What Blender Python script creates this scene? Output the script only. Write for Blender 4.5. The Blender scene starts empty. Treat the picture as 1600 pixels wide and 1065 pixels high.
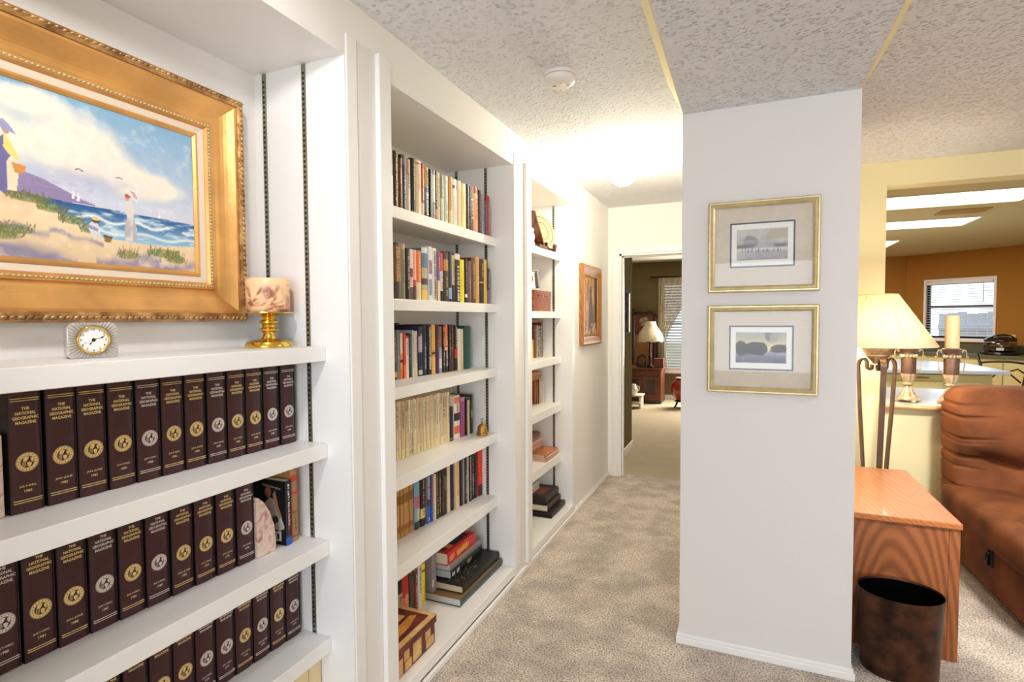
import bpy, bmesh, math, random
import numpy as np
from mathutils import Vector, Matrix
R = random.Random(7)
SC = bpy.context.scene
COL = SC.collection
def lin(c):
    return tuple((v/255/12.92 if v <= 10.3 else ((v/255+.055)/1.055)**2.4) for v in c)

# ---------------------------------------------------------------- camera
cam = bpy.data.cameras.new('camera'); cam.sensor_width = 36.0; cam.lens = 853.36/1600*36
cam.clip_start = .02; cam.clip_end = 200
camo = bpy.data.objects.new('camera', cam); COL.objects.link(camo)
_y, _p, _r = .4039, .0398, -.0055
_f = Vector((-math.sin(_y)*math.cos(_p), math.cos(_y)*math.cos(_p), -math.sin(_p)))
_rt = Vector((math.cos(_y), math.sin(_y), 0)); _up = _rt.cross(_f)
_r2 = _rt*math.cos(_r)+_up*math.sin(_r); _u2 = -_rt*math.sin(_r)+_up*math.cos(_r)
M = Matrix((_r2, _u2, -_f)).transposed().to_4x4(); M.translation = (1.1523, 0, 1.4394)
camo.matrix_world = M
SC.camera = camo
# ---------------------------------------------------------------- world and lights
SC.view_settings.view_transform = 'Standard'; SC.view_settings.look = 'None'
SC.view_settings.exposure = 0.25; SC.view_settings.gamma = 1.0; SC.view_settings.use_curve_mapping = False
w = bpy.data.worlds.new('world'); SC.world = w; w.use_nodes = True
w.node_tree.nodes['Background'].inputs[0].default_value = (.80, .88, 1.0, 1)
w.node_tree.nodes['Background'].inputs[1].default_value = 2.0
SC.cycles.max_bounces = 10; SC.cycles.diffuse_bounces = 8; SC.cycles.sample_clamp_indirect = 6
SC.cycles.caustics_reflective = False; SC.cycles.caustics_refractive = False
def area(name, loc, target, sx, sy, power, col):
    l = bpy.data.lights.new(name, 'AREA'); l.shape = 'RECTANGLE'; l.size = sx; l.size_y = sy
    l.energy = power; l.color = col
    o = bpy.data.objects.new(name, l); COL.objects.link(o); o.location = loc
    o.rotation_euler = (Vector(target)-Vector(loc)).to_track_quat('-Z', 'Y').to_euler()
    return o
# daylight through unseen living-room windows behind the camera, added fill lamps without fixtures, kitchen and bedroom daylight
def spot(name, loc, target, power, deg, blend, rad, col):
    l = bpy.data.lights.new(name, 'SPOT'); l.energy = power; l.spot_size = math.radians(deg); l.spot_blend = blend; l.shadow_soft_size = rad; l.color = col
    o = bpy.data.objects.new(name, l); COL.objects.link(o); o.location = loc
    o.rotation_euler = (Vector(target)-Vector(loc)).to_track_quat('-Z', 'Y').to_euler(); return o
area('living_window_light', (2.1, -3.85, 1.45), (2.1, 0, 1.45), 3.4, 1.6, 118, (.81, .90, 1.0))
area('dining_fill_area', (3.3, 1.9, 2.39), (3.0, 2.3, 0), .9, .9, 27, (1.0, .97, .97))  # added fill for the dining side, no fixture hangs there
spot('bookcase_fill_spot', (.46, .38, 2.405), (-.35, 1.05, 1.80), 40, 86, .7, .08, (1.0, .97, .95))  # added unseen spot that brightens the upper niche of the left bookcase
spot('dining_fill_spot', (2.2, 1.75, 2.38), (2.42, 3.95, .4), 290, 62, .6, .15, (1.0, .98, .93))  # added unseen spot on the half wall and carpet, cone kept off the pillar
area('bedroom_daylight', (.75, 9.75, 1.4), (.3, 7.0, .9), 1.1, 1.3, 120, (1.0, .93, .82))

# ---------------------------------------------------------------- mesh helpers
class MB:
    def __init__(s): s.v = []; s.f = []; s.c = []
    def add(s, vs, fs, col=None):
        n = len(s.v); s.v += [tuple(p) for p in vs]; s.f += [tuple(i+n for i in f) for f in fs]
        s.c += [col]*len(fs); return s
    def box(s, x0, x1, y0, y1, z0, z1, col=None):
        return s.add([(x0,y0,z0),(x1,y0,z0),(x1,y1,z0),(x0,y1,z0),(x0,y0,z1),(x1,y0,z1),(x1,y1,z1),(x0,y1,z1)],
            [(0,3,2,1),(4,5,6,7),(0,1,5,4),(1,2,6,5),(2,3,7,6),(3,0,4,7)], col)
    def prism(s, poly, fn, a, b, col=None):
        n = len(poly)
        s.add([fn(u,v,a) for u,v in poly]+[fn(u,v,b) for u,v in poly],
            [tuple(range(n))[::-1], tuple(range(n,2*n))]+[(i,(i+1)%n,n+(i+1)%n,n+i) for i in range(n)], col); return s
    def lathe(s, prof, c=(0,0,0), n=20, col=None, sx=1, sy=1, flute=0, nf=0, cap=True):
        vs = []; fs = []; m = len(prof)
        for r, z in prof:
            for k in range(n):
                a = 2*math.pi*k/n; q = r*(1+flute*math.cos(nf*a)) if nf else r
                vs.append((c[0]+q*math.cos(a)*sx, c[1]+q*math.sin(a)*sy, c[2]+z))
        for i in range(m-1):
            for k in range(n):
                fs.append((i*n+k, i*n+(k+1)%n, (i+1)*n+(k+1)%n, (i+1)*n+k))
        if cap and prof[0][0] > 1e-4: fs.append(tuple(range(n))[::-1])
        if cap and prof[-1][0] > 1e-4: fs.append(tuple(range((m-1)*n, m*n)))
        return s.add(vs, fs, col)
    def tube(s, pts, r, n=8, col=None, flat=1.0):
        pts = [Vector(p) for p in pts]; vs = []; fs = []; m = len(pts)
        t0 = (pts[1]-pts[0]).normalized(); a = Vector((0,0,1)) if abs(t0.z) < .9 else Vector((1,0,0))
        u = t0.cross(a).normalized()
        for i in range(m):
            t = (pts[min(i+1,m-1)]-pts[max(i-1,0)]).normalized()
            u = (u-t*u.dot(t)).normalized(); w_ = t.cross(u)
            rr = r[i] if isinstance(r, (list,tuple)) else r
            for k in range(n):
                q = 2*math.pi*k/n; vs.append(pts[i]+u*rr*math.cos(q)+w_*rr*flat*math.sin(q))
        for i in range(m-1):
            for k in range(n): fs.append((i*n+k, i*n+(k+1)%n, (i+1)*n+(k+1)%n, (i+1)*n+k))
        fs += [tuple(range(n))[::-1], tuple(range((m-1)*n, m*n))]
        return s.add(vs, fs, col)
    def ball(s, c, r, n=10, m=7, sc=(1,1,1), col=None):
        vs = [(c[0], c[1], c[2]-r*sc[2])]; fs = []
        for i in range(1, m):
            p = math.pi*i/m
            for k in range(n):
                a = 2*math.pi*k/n
                vs.append((c[0]+r*sc[0]*math.sin(p)*math.cos(a), c[1]+r*sc[1]*math.sin(p)*math.sin(a), c[2]-r*sc[2]*math.cos(p)))
        vs.append((c[0], c[1], c[2]+r*sc[2])); L = len(vs)-1
        for k in range(n): fs.append((0, 1+(k+1)%n, 1+k))
        for i in range(m-2):
            for k in range(n): fs.append((1+i*n+k, 1+i*n+(k+1)%n, 1+(i+1)*n+(k+1)%n, 1+(i+1)*n+k))
        for k in range(n): fs.append((L, 1+(m-2)*n+k, 1+(m-2)*n+(k+1)%n))
        return s.add(vs, fs, col)
    def mesh(s, name, m, smooth=False):
        me = bpy.data.meshes.new(name); me.from_pydata(s.v, [], s.f)
        if any(c is not None for c in s.c):
            at = me.color_attributes.new('Col', 'FLOAT_COLOR', 'CORNER'); d = []
            for p, c in zip(s.f, s.c): d += list((*(c or (.5,.5,.5)), 1.0))*len(p)
            at.data.foreach_set('color', d)
        if m: me.materials.append(m)
        if smooth: me.polygons.foreach_set('use_smooth', [True]*len(me.polygons))
        bm = bmesh.new(); bm.from_mesh(me); bmesh.ops.recalc_face_normals(bm, faces=bm.faces); bm.to_mesh(me); bm.free()
        return me
    def build(s, name, m, parent=None, smooth=False, bevel=0, auto=False):
        return link(name, s.mesh(name, m, smooth or auto), parent, bevel, auto)
def link(name, me, parent=None, bevel=0, auto=False, loc=None):
    o = bpy.data.objects.new(name, me); COL.objects.link(o)
    if parent: o.parent = parent
    if loc: o.location = loc
    if bevel:
        b = o.modifiers.new('edge', 'BEVEL'); b.width = bevel; b.segments = 2; b.limit_method = 'ANGLE'; b.angle_limit = math.radians(50)
    if auto:
        b = o.modifiers.new('split', 'EDGE_SPLIT'); b.split_angle = math.radians(40)
    return o
def thing(name, label, cat, loc=(0,0,0), rz=0, group=None):
    o = bpy.data.objects.new(name, None); COL.objects.link(o); o.location = loc; o.rotation_euler = (0,0,rz)
    o.empty_display_size = .05; o['label'] = label; o['category'] = cat
    if group: o['group'] = group
    return o
def tag(o, label, cat, group=None):
    o['label'] = label; o['category'] = cat
    if group: o['group'] = group
    return o
def struct(o): o['kind'] = 'structure'; return o

# ---------------------------------------------------------------- materials
def nodes(name):
    m = bpy.data.materials.new(name); m.use_nodes = True; nt = m.node_tree
    return m, nt, nt.nodes['Principled BSDF']
def N(nt, t, **k):
    n = nt.nodes.new(t)
    for a, v in k.items():
        if a in n.inputs.keys(): n.inputs[a].default_value = v
        else: setattr(n, a, v)
    return n
def mat(name, c, rough=.5, metal=0, bump=0, bscale=60, var=0, vscale=8, c2=None, spec=.5, stretch=None, dist=.01, coat=0):
    m, nt, b = nodes(name); L = nt.links.new
    b.inputs['Roughness'].default_value = rough; b.inputs['Metallic'].default_value = metal
    b.inputs['Specular IOR Level'].default_value = spec; b.inputs['Coat Weight'].default_value = coat
    lc = (*lin(c), 1); b.inputs['Base Color'].default_value = lc
    tc = N(nt, 'ShaderNodeTexCoord'); src = tc.outputs['Object']
    if stretch:
        mp = N(nt, 'ShaderNodeMapping'); mp.inputs['Scale'].default_value = stretch; L(src, mp.inputs[0]); src = mp.outputs[0]
    if var or c2:
        n = N(nt, 'ShaderNodeTexNoise', Scale=vscale, Detail=5.0); L(src, n.inputs['Vector'])
        r = N(nt, 'ShaderNodeValToRGB'); r.color_ramp.elements[0].position = .35; r.color_ramp.elements[1].position = .65
        r.color_ramp.elements[0].color = (*lin(c2), 1) if c2 else (*[v*(1-var) for v in lc[:3]], 1)
        r.color_ramp.elements[1].color = lc if c2 else (*[min(1, v*(1+var)) for v in lc[:3]], 1)
        L(n.outputs['Fac'], r.inputs[0]); L(r.outputs[0], b.inputs['Base Color'])
    if bump:
        n = N(nt, 'ShaderNodeTexNoise', Scale=bscale, Detail=4.0); L(src, n.inputs['Vector'])
        u = N(nt, 'ShaderNodeBump', Strength=bump, Distance=dist); L(n.outputs['Fac'], u.inputs['Height']); L(u.outputs[0], b.inputs['Normal'])
    return m
def attr_mat(name, rough=.5, bump=0, bscale=200, spec=.4, coat=0):
    m, nt, b = nodes(name); a = N(nt, 'ShaderNodeVertexColor', layer_name='Col'); L = nt.links.new
    n = N(nt, 'ShaderNodeTexNoise', Scale=35.0, Detail=3.0); tc = N(nt, 'ShaderNodeTexCoord'); L(tc.outputs['Object'], n.inputs['Vector'])
    r = N(nt, 'ShaderNodeMapRange'); r.inputs[3].default_value = .9; r.inputs[4].default_value = 1.1; L(n.outputs['Fac'], r.inputs[0])
    x = N(nt, 'ShaderNodeVectorMath', operation='MULTIPLY'); L(a.outputs[0], x.inputs[0]); L(r.outputs[0], x.inputs[1])
    L(x.outputs[0], b.inputs['Base Color']); b.inputs['Roughness'].default_value = rough; b.inputs['Specular IOR Level'].default_value = spec
    b.inputs['Coat Weight'].default_value = coat
    return m
def emit(name, c, s):
    m, nt, b = nodes(name); b.inputs['Base Color'].default_value = (*lin(c), 1)
    b.inputs['Emission Color'].default_value = (*lin(c), 1); b.inputs['Emission Strength'].default_value = s
    return m
def glass(name, tint=(255,255,255), refl=1.0):
    m, nt, b = nodes(name); nt.nodes.remove(b); L = nt.links.new; out = nt.nodes['Material Output']
    t = N(nt, 'ShaderNodeBsdfTransparent'); t.inputs[0].default_value = (*lin(tint), 1)
    g = N(nt, 'ShaderNodeBsdfGlossy'); g.inputs['Roughness'].default_value = .02
    fr = N(nt, 'ShaderNodeLayerWeight'); pw = N(nt, 'ShaderNodeMath', operation='POWER'); pw.inputs[1].default_value = 4.0; k = N(nt, 'ShaderNodeMath', operation='MULTIPLY_ADD'); k.inputs[1].default_value = .7*refl; k.inputs[2].default_value = .04*refl
    x = N(nt, 'ShaderNodeMixShader'); L(fr.outputs['Facing'], pw.inputs[0]); L(pw.outputs[0], k.inputs[0]); L(k.outputs[0], x.inputs[0]); L(t.outputs[0], x.inputs[1]); L(g.outputs[0], x.inputs[2]); L(x.outputs[0], out.inputs[0])
    return m
def popcorn(name, c):
    m, nt, b = nodes(name); L = nt.links.new; tc = N(nt, 'ShaderNodeTexCoord'); b.inputs['Base Color'].default_value = (*lin(c), 1)
    b.inputs['Roughness'].default_value = .9; b.inputs['Specular IOR Level'].default_value = .2
    v = N(nt, 'ShaderNodeTexVoronoi', Scale=70.0); v.feature = 'SMOOTH_F1'; v.inputs['Smoothness'].default_value = .25; L(tc.outputs['Object'], v.inputs['Vector'])
    r = N(nt, 'ShaderNodeMapRange'); r.interpolation_type = 'SMOOTHSTEP'; r.inputs[1].default_value = .0; r.inputs[2].default_value = .6; r.inputs[3].default_value = 1; r.inputs[4].default_value = 0; L(v.outputs['Distance'], r.inputs[0])
    n = N(nt, 'ShaderNodeTexNoise', Scale=34.0, Detail=2.0); L(tc.outputs['Object'], n.inputs['Vector'])
    r2 = N(nt, 'ShaderNodeMapRange'); r2.inputs[1].default_value = .36; r2.inputs[2].default_value = .6; L(n.outputs['Fac'], r2.inputs[0])
    k = N(nt, 'ShaderNodeMath', operation='MULTIPLY'); L(r.outputs[0], k.inputs[0]); L(r2.outputs[0], k.inputs[1])
    u = N(nt, 'ShaderNodeBump', Strength=.9, Distance=.0115); L(k.outputs[0], u.inputs['Height']); L(u.outputs[0], b.inputs['Normal'])
    return m
def carpet_mat(name, dark, light, sc=130.0, patch=.18):
    m, nt, b = nodes(name); L = nt.links.new; tc = N(nt, 'ShaderNodeTexCoord'); b.inputs['Roughness'].default_value = 1; b.inputs['Specular IOR Level'].default_value = .05
    n = N(nt, 'ShaderNodeTexNoise', Scale=sc, Detail=3.0, Roughness=.7); L(tc.outputs['Object'], n.inputs['Vector'])
    r = N(nt, 'ShaderNodeValToRGB'); r.color_ramp.elements[0].position = .36; r.color_ramp.elements[1].position = .56
    r.color_ramp.elements[0].color = (*lin(dark), 1); r.color_ramp.elements[1].color = (*lin(light), 1); L(n.outputs['Fac'], r.inputs[0])
    n2 = N(nt, 'ShaderNodeTexNoise', Scale=4.5, Detail=6.0, Roughness=.65); L(tc.outputs['Object'], n2.inputs['Vector'])
    r2 = N(nt, 'ShaderNodeMapRange'); r2.inputs[1].default_value = .4; r2.inputs[2].default_value = .6; r2.inputs[3].default_value = 1-patch; r2.inputs[4].default_value = 1+patch; L(n2.outputs['Fac'], r2.inputs[0])
    x = N(nt, 'ShaderNodeVectorMath', operation='MULTIPLY'); L(r.outputs[0], x.inputs[0]); L(r2.outputs[0], x.inputs[1]); L(x.outputs[0], b.inputs['Base Color'])
    u = N(nt, 'ShaderNodeBump', Strength=.8, Distance=.012); L(n.outputs['Fac'], u.inputs['Height']); L(u.outputs[0], b.inputs['Normal'])
    return m
def wood(name, c1, c2, stretch=(9,9,1.1), rough=.4, ws=1.6, dist=9.0, coat=.2, rings=None):
    m, nt, b = nodes(name); L = nt.links.new; tc = N(nt, 'ShaderNodeTexCoord')
    mp = N(nt, 'ShaderNodeMapping'); mp.inputs['Scale'].default_value = stretch; L(tc.outputs['Object'], mp.inputs[0])
    wv = N(nt, 'ShaderNodeTexWave', Scale=ws, Distortion=dist, Detail=2.0); wv.inputs['Detail Scale'].default_value = .6; wv.wave_type = 'BANDS'; wv.bands_direction = 'DIAGONAL'
    if rings: wv.wave_type = 'RINGS'; wv.rings_direction = 'Y'; mp.inputs['Location'].default_value = rings
    L(mp.outputs[0], wv.inputs['Vector'])
    n = N(nt, 'ShaderNodeTexNoise', Scale=14.0, Detail=6.0); L(mp.outputs[0], n.inputs['Vector'])
    a = N(nt, 'ShaderNodeMath', operation='MULTIPLY_ADD'); a.inputs[1].default_value = .55; L(wv.outputs['Fac'], a.inputs[0])
    a2 = N(nt, 'ShaderNodeMath', operation='MULTIPLY'); a2.inputs[1].default_value = .45; L(n.outputs['Fac'], a2.inputs[0]); L(a2.outputs[0], a.inputs[2])
    r = N(nt, 'ShaderNodeValToRGB'); r.color_ramp.elements[0].position = .2; r.color_ramp.elements[1].position = .72
    r.color_ramp.elements[0].color = (*lin(c1), 1); r.color_ramp.elements[1].color = (*lin(c2), 1); L(a.outputs[0], r.inputs[0]); L(r.outputs[0], b.inputs['Base Color'])
    b.inputs['Roughness'].default_value = rough; b.inputs['Coat Weight'].default_value = coat
    u = N(nt, 'ShaderNodeBump', Strength=.15, Distance=.003); L(n.outputs['Fac'], u.inputs['Height']); L(u.outputs[0], b.inputs['Normal'])
    return m
WHITE = mat('white_enamel', (240,238,236), .38, bump=.06, bscale=18, spec=.4)
WALL = mat('white_wall_paint', (237,234,230), .75, bump=.05, bscale=90, spec=.25)
PILLAR = mat('pale_grey_paint', (226,222,220), .7, bump=.05, bscale=70, spec=.25)
CREAM = mat('cream_yellow_paint', (240,228,180), .7, bump=.04, bscale=90, spec=.25)
ORANGE = mat('burnt_orange_paint', (163,112,43), .75, bump=.04, bscale=60, spec=.2)
OLIVE = mat('olive_tan_paint', (124,112,82), 1.0, bump=.04, bscale=60, spec=0)
POP = popcorn('popcorn_ceiling', (232,233,236))
KCEIL = mat('smooth_ceiling_paint', (206,194,146), .85, bump=.2, bscale=120, spec=.2)
CARPET = carpet_mat('grey_beige_carpet', (124,114,104), (230,216,202))
CARPET2 = carpet_mat('light_bedroom_carpet', (178,160,132), (206,190,162), 160, .04)
STEEL = mat('zinc_steel', (150,150,132), .35, .85)
DARK = mat('dark_slot', (26,26,22), .7)
BOOK = attr_mat('printed_cover', .42, spec=.45)
PAGE = mat('paper_pages', (226,214,186), .85, bump=.5, bscale=8, stretch=(1,60,1), var=.06, dist=.002)
FLAT = attr_mat('oil_paint_canvas', .38, spec=.35)
PRINT = attr_mat('printed_paper', .6, spec=.25)
GOLDF = mat('gold_foil', (238,208,140), .35, .35)
SILVF = mat('silver_foil', (226,214,206), .35, .35)
MAROON = mat('maroon_leatherette', (62,24,28), .36, bump=.12, bscale=140, var=.12, vscale=20, spec=.5, stretch=(1,1,3), dist=.004)
MAROOND = mat('black_leatherette', (30,18,18), .4, bump=.12, bscale=140, spec=.5, dist=.004)
GILT = mat('gilded_wood', (224,168,98), .36, .6, bump=.06, bscale=40, var=.12, vscale=10)
GILTD = mat('antique_gilt_relief', (206,162,104), .36, .55, bump=.25, bscale=70, c2=(140,98,58), vscale=30)
LINEN = mat('linen_liner', (232,214,192), .9, bump=.4, bscale=500, dist=.002)
PALEGOLD = mat('pale_gold_frame', (206,188,142), .36, .5, bump=.05, bscale=60, var=.1, vscale=30)
MATB = mat('linen_mat_board', (214,202,186), .95, bump=.3, bscale=400, var=.03, vscale=60, dist=.002)
SLATE = mat('slate_blue_bevel', (84,96,108), .7)
PAPER = mat('white_paper_border', (240,238,234), .8)
GLASS = glass('picture_glass', refl=.35)
CLEAR = glass('clear_glass', (250,252,252), 1.3)
BRASS = mat('polished_brass', (232,190,84), .16, .95)
OBRASS = mat('engraved_brass', (176,132,64), .3, .9, bump=.5, bscale=90)
OAK = wood('golden_oak_shaded', (118,64,26), (154,88,42), (9,3,2.4), .5, 1.5, 4.2, .05, (.2,0,.15))  # shade on the cabinet front is put into this darker oak
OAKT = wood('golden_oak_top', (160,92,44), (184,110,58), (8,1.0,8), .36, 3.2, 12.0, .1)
SUEDE = mat('rust_brown_suede', (128,74,40), .85, bump=.12, bscale=120, c2=(92,52,28), vscale=5, spec=.25)
COPPER = mat('hammered_dark_copper', (104,66,44), .42, .6, bump=.25, bscale=14, c2=(42,28,22), vscale=13, dist=.006)
BLACK = mat('black_interior', (14,13,12), .7)
SHADE = mat('cream_lamp_shade', (250,238,210), .9, bump=.15, bscale=300, dist=.002)
_nt = SHADE.node_tree; _tr = _nt.nodes.new('ShaderNodeBsdfTranslucent'); _tr.inputs[0].default_value = (*lin((250,232,196)), 1); _mx = _nt.nodes.new('ShaderNodeMixShader'); _mx.inputs[0].default_value = .45
_nt.links.new(_nt.nodes['Principled BSDF'].outputs[0], _mx.inputs[1]); _nt.links.new(_tr.outputs[0], _mx.inputs[2]); _nt.links.new(_mx.outputs[0], _nt.nodes['Material Output'].inputs[0])
BRONZE = mat('brushed_bronze_metal', (112,88,74), .38, .6, var=.15, vscale=12)
ANTIQ = mat('antique_silver_cream', (214,194,160), .5, .25, bump=.2, bscale=60, c2=(146,114,84), vscale=25)
ANTIQD = mat('antique_brown_metal', (116,88,72), .42, .5, var=.2, vscale=14)
WAX = mat('cream_wax', (232,206,160), .5)
IRON = mat('wrought_iron', (44,34,28), .45, .5)
BLACKP = mat('gloss_black_plastic', (20,20,22), .2)
# ================================================================ the setting
XL, XR, YP, YE, CH, SH = .8961, 1.5526, 2.4748, 4.932, 2.44, 2.3147
def sbox(name, m, *b, bevel=0): return struct(MB().box(*b).build(name, m, bevel=bevel))
sbox('floor', CARPET, -.5, 6.6, -4.1, 5.02, -.1, 0)
sbox('floor_bedroom', CARPET2, -3.2, 1.55, 5.02, 10.2, -.1, 0)
sbox('floor_kitchen', mat('kitchen_tile', (150,130,100), .5), 1.6, 7.2, 5.02, 11.0, -.1, 0)
sbox('ceiling', POP, -.5, 6.6, -4.1, 4.95, CH, CH+.1)
sbox('ceiling_bedroom', mat('bedroom_ceiling_paint', (196,186,168), .9), -3.2, 1.55, 5.03, 10.2, CH, CH+.1)
# dropped beam that runs from the pillar over the camera, with smooth painted sides
_bm = MB(); _bm.prism([(XL, SH), (XR, SH), (XR+.075, CH), (XL-.06, CH)], lambda u, v, t: (u, t, v), -4.1, YP)
struct(_bm.build('ceiling_beam', CREAM))
sbox('ceiling_beam_underside', POP, XL+.004, XR-.004, -4.1, YP, SH-.004, SH+.001)
# left wall: three openings for the bookcases
B1 = (.265, 1.385, 2.264); B2 = (1.603, 2.724, 2.268); B3 = (2.947, 3.806, 2.262)
_w = MB()
for y0, y1 in ((-4.1, .265), (1.385, 1.603), (2.724, 2.947), (3.806, YE)): _w.box(-.45, 0, y0, y1, 0, CH)
for y0, y1, z in (B1, B2, B3): _w.box(-.45, 0, y0, y1, z, CH); _w.box(-.45, -.02, y0, y1, 0, .03)
_w.box(-.5, -.45, -4.1, YE, 0, CH)
struct(_w.build('wall_left', WALL))
sbox('wall_pillar', PILLAR, XL, XR, YP, YE, 0, CH)
# end wall of the hall with the bedroom doorway
DX0, DX1, DZ = .103, .86, 2.02
_w = MB(); _w.box(-.45, DX0, YE, YE+.1, 0, CH); _w.box(DX0, DX1, YE, YE+.1, DZ, CH); _w.box(DX1, 1.6, YE, YE+.1, 0, CH)
struct(_w.build('wall_end', WALL))
dr = struct(MB().box(.04, DX0, YE-.014, YE, 0, DZ+.058).box(DX1, .89, YE-.014, YE, 0, DZ+.058).box(DX0, DX1, YE-.014, YE, DZ, DZ+.058).build('door_1', WHITE, bevel=.003))
MB().box(DX0, DX0+.018, YE-.004, YE+.1, 0, DZ).box(DX1-.018, DX1, YE-.004, YE+.1, 0, DZ).box(DX0, DX1, YE-.004, YE+.1, DZ-.018, DZ).build('door_jamb', WHITE, dr)
MB().box(DX0+.018, DX0+.03, YE+.04, YE+.075, 0, DZ-.018).box(DX0+.018, DX1-.018, YE+.04, YE+.075, DZ-.03, DZ-.018).build('door_stop', WHITE, dr)
# kitchen side: full wall strip, header, half wall with bar counter
KY = 4.25
_w = MB(); _w.box(XR, 1.988, KY, KY+.15, 0, CH); _w.box(1.988, 6.6, KY, KY+.15, 2.29, CH); _w.box(1.988, 6.6, KY, KY+.15, 0, .848)
struct(_w.build('wall_kitchen', CREAM))
# kitchen shell
KC = Vector((3.585, 10.87)); KD = Vector((.7491, -.6625)); KN = Vector((.6625, .7491))
def kp(s, o, z): p = KC+KD*s-KN*o; return (p.x, p.y, z)
sbox('wall_kitchen_rear', ORANGE, 1.6, 3.7, 10.9, 11.05, 0, CH)
sbox('wall_kitchen_left', ORANGE, 1.45, 1.6, KY+.15, 11.05, 0, CH)
_w = MB()   # angled wall with a window hole
WS0, WS1, WZ0, WZ1 = .30, 1.19, 1.11, 2.0
for s0, s1, z0, z1 in ((0, WS0, 0, CH), (WS1, 4.3, 0, CH), (WS0, WS1, 0, WZ0), (WS0, WS1, WZ1, CH)):
    _w.add([kp(s, o, z) for z in (z0, z1) for s, o in ((s0, 0), (s1, 0), (s1, -.14), (s0, -.14))],
           [(0,3,2,1),(4,5,6,7),(0,1,5,4),(1,2,6,5),(2,3,7,6),(3,0,4,7)])
struct(_w.build('wall_kitchen_angled', ORANGE))
sbox('wall_right', CREAM, 6.6, 6.75, -4.1, 11, 0, CH)
sbox('wall_back', WALL, -.5, 6.6, -4.25, -4.1, 0, CH)
sbox('ceiling_kitchen', KCEIL, 1.45, 7.2, KY+.15, 11.1, CH, CH+.1)
# bedroom shell
sbox('wall_bedroom_entry', OLIVE, -.16, -.012, YE+.1, 6.14, 0, CH)
sbox('wall_bedroom_front', OLIVE, -3.2, -.16, 6.0, 6.14, 0, CH)
sbox('wall_bedroom_right', OLIVE, 1.45, 1.55, YE+.1, 10.2, 0, CH)
sbox('wall_bedroom_left', OLIVE, -3.3, -3.2, 6.0, 10.2, 0, CH)
BW = (-.19, 1.1, .55, 2.1)
_w = MB(); _w.box(-3.2, BW[0], 10.0, 10.15, 0, CH); _w.box(BW[1], 1.55, 10.0, 10.15, 0, CH); _w.box(BW[0], BW[1], 10.0, 10.15, 0, BW[2]); _w.box(BW[0], BW[1], 10.0, 10.15, BW[3], CH)
struct(_w.build('wall_bedroom_rear', OLIVE))
# baseboards with a small cap
def base(name, *runs):
    m = MB()
    for x0, x1, y0, y1, dx, dy in runs:
        m.box(x0-.013*dx, x1+.013*abs(dx)*(dx > 0), y0-.013*(dy < 0), y1+.013*(dy > 0), 0, .03) if False else None
    return m
_b = MB(); _b.box(0, .014, -4.1, YE-.014, 0, .026); _b.box(0, .008, 1.385, 1.603, .026, .04); _b.box(0, .008, 3.87, YE-.014, .026, .04); struct(_b.build('baseboard_left', WHITE, bevel=.003))
_b = MB()
for t, z0, z1 in ((.013, 0, .03), (.007, .03, .046)):
    _b.box(XL-t, XR+t, YP-t, YP, z0, z1); _b.box(XL-t, XL, YP, YE-.02, z0, z1); _b.box(XR, XR+t, YP, KY, z0, z1)
struct(_b.build('baseboard_pillar', WHITE, bevel=.003))
struct(MB().box(-.012, 0, YE+.1, 6.14, 0, .07).box(-.16, 0, 6.14, 6.152, 0, .07).build('baseboard_bedroom', WHITE, bevel=.003))
struct(MB().box(-3.2, 1.45, 9.988, 10.0, 0, .08).build('baseboard_bedroom_rear', WHITE))
struct(MB().box(XR+.02, 6.6, KY-.012, KY, 0, .08).build('baseboard_kitchen', WHITE))

# ================================================================ bookcases
def bookcase(label, y0, y1, ztop, back, shelves, front, trim, tracks, zbot=.08):
    t = thing('bookcase', label, 'bookcase', (0, (y0+y1)/2, 0)); c = (y0+y1)/2; a, b = y0-c, y1-c
    MB().box(-back-.012, -back, a, b, .03, ztop).build('back_panel', WHITE, t)
    MB().box(-back, -.0005, a-.012, a+.001, .03, ztop).build('side_panel', WHITE, t)
    MB().box(-back, -.0005, b-.001, b+.012, .03, ztop).build('side_panel', WHITE, t)
    MB().box(-back, -.0005, a, b, ztop-.002, ztop+.012).build('top_panel', WHITE, t)
    MB().prism([(-back, zbot-.02), (-.02, zbot-.02), (-.02, zbot-.045), (.004, zbot-.045), (.004, zbot), (-back, zbot)], lambda u, v, q: (u, q, v), a, b).build('bottom_panel', WHITE, t, bevel=.002)
    for (ya, yb, za, zb, th) in trim: MB().box(0, th, ya-c, yb-c, za, zb).build('face_trim', WHITE, t, bevel=.004)
    for z, th in shelves:
        MB().prism([(-back+.002, z-.022), (-front-.022, z-.022), (-front-.022, z-th), (-front, z-th), (-front, z), (-back+.002, z)], lambda u, v, q: (u, q, v), a+.002, b-.002).build('shelf', WHITE, t, bevel=.002)
    for x in tracks:
        for yy, d in ((b, -1), (a, 1)):
            s = MB().box(x-.008, x+.008, min(yy, yy+d*.004), max(yy, yy+d*.004), zbot, ztop-.004).build('shelf_standard', STEEL, t)
            h = MB(); z = zbot+.02
            while z < ztop-.03:
                h.box(x-.004, x+.0035, min(yy+d*.0038, yy+d*.0046), max(yy+d*.0038, yy+d*.0046), z, z+.0085); z += .0165
            h = h.build('slot_row', DARK, s); h['kind'] = 'stuff'
    return t
bookcase('built-in white bookcase holding rows of maroon volumes under a seaside painting', *B1, .377,
    ((1.355,.047),(1.040,.047),(.720,.048),(.396,.048)), .093, ((1.388,1.438,.03,2.33,.006),(.21,.262,.03,2.33,.006)), (-.163,-.334))
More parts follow.
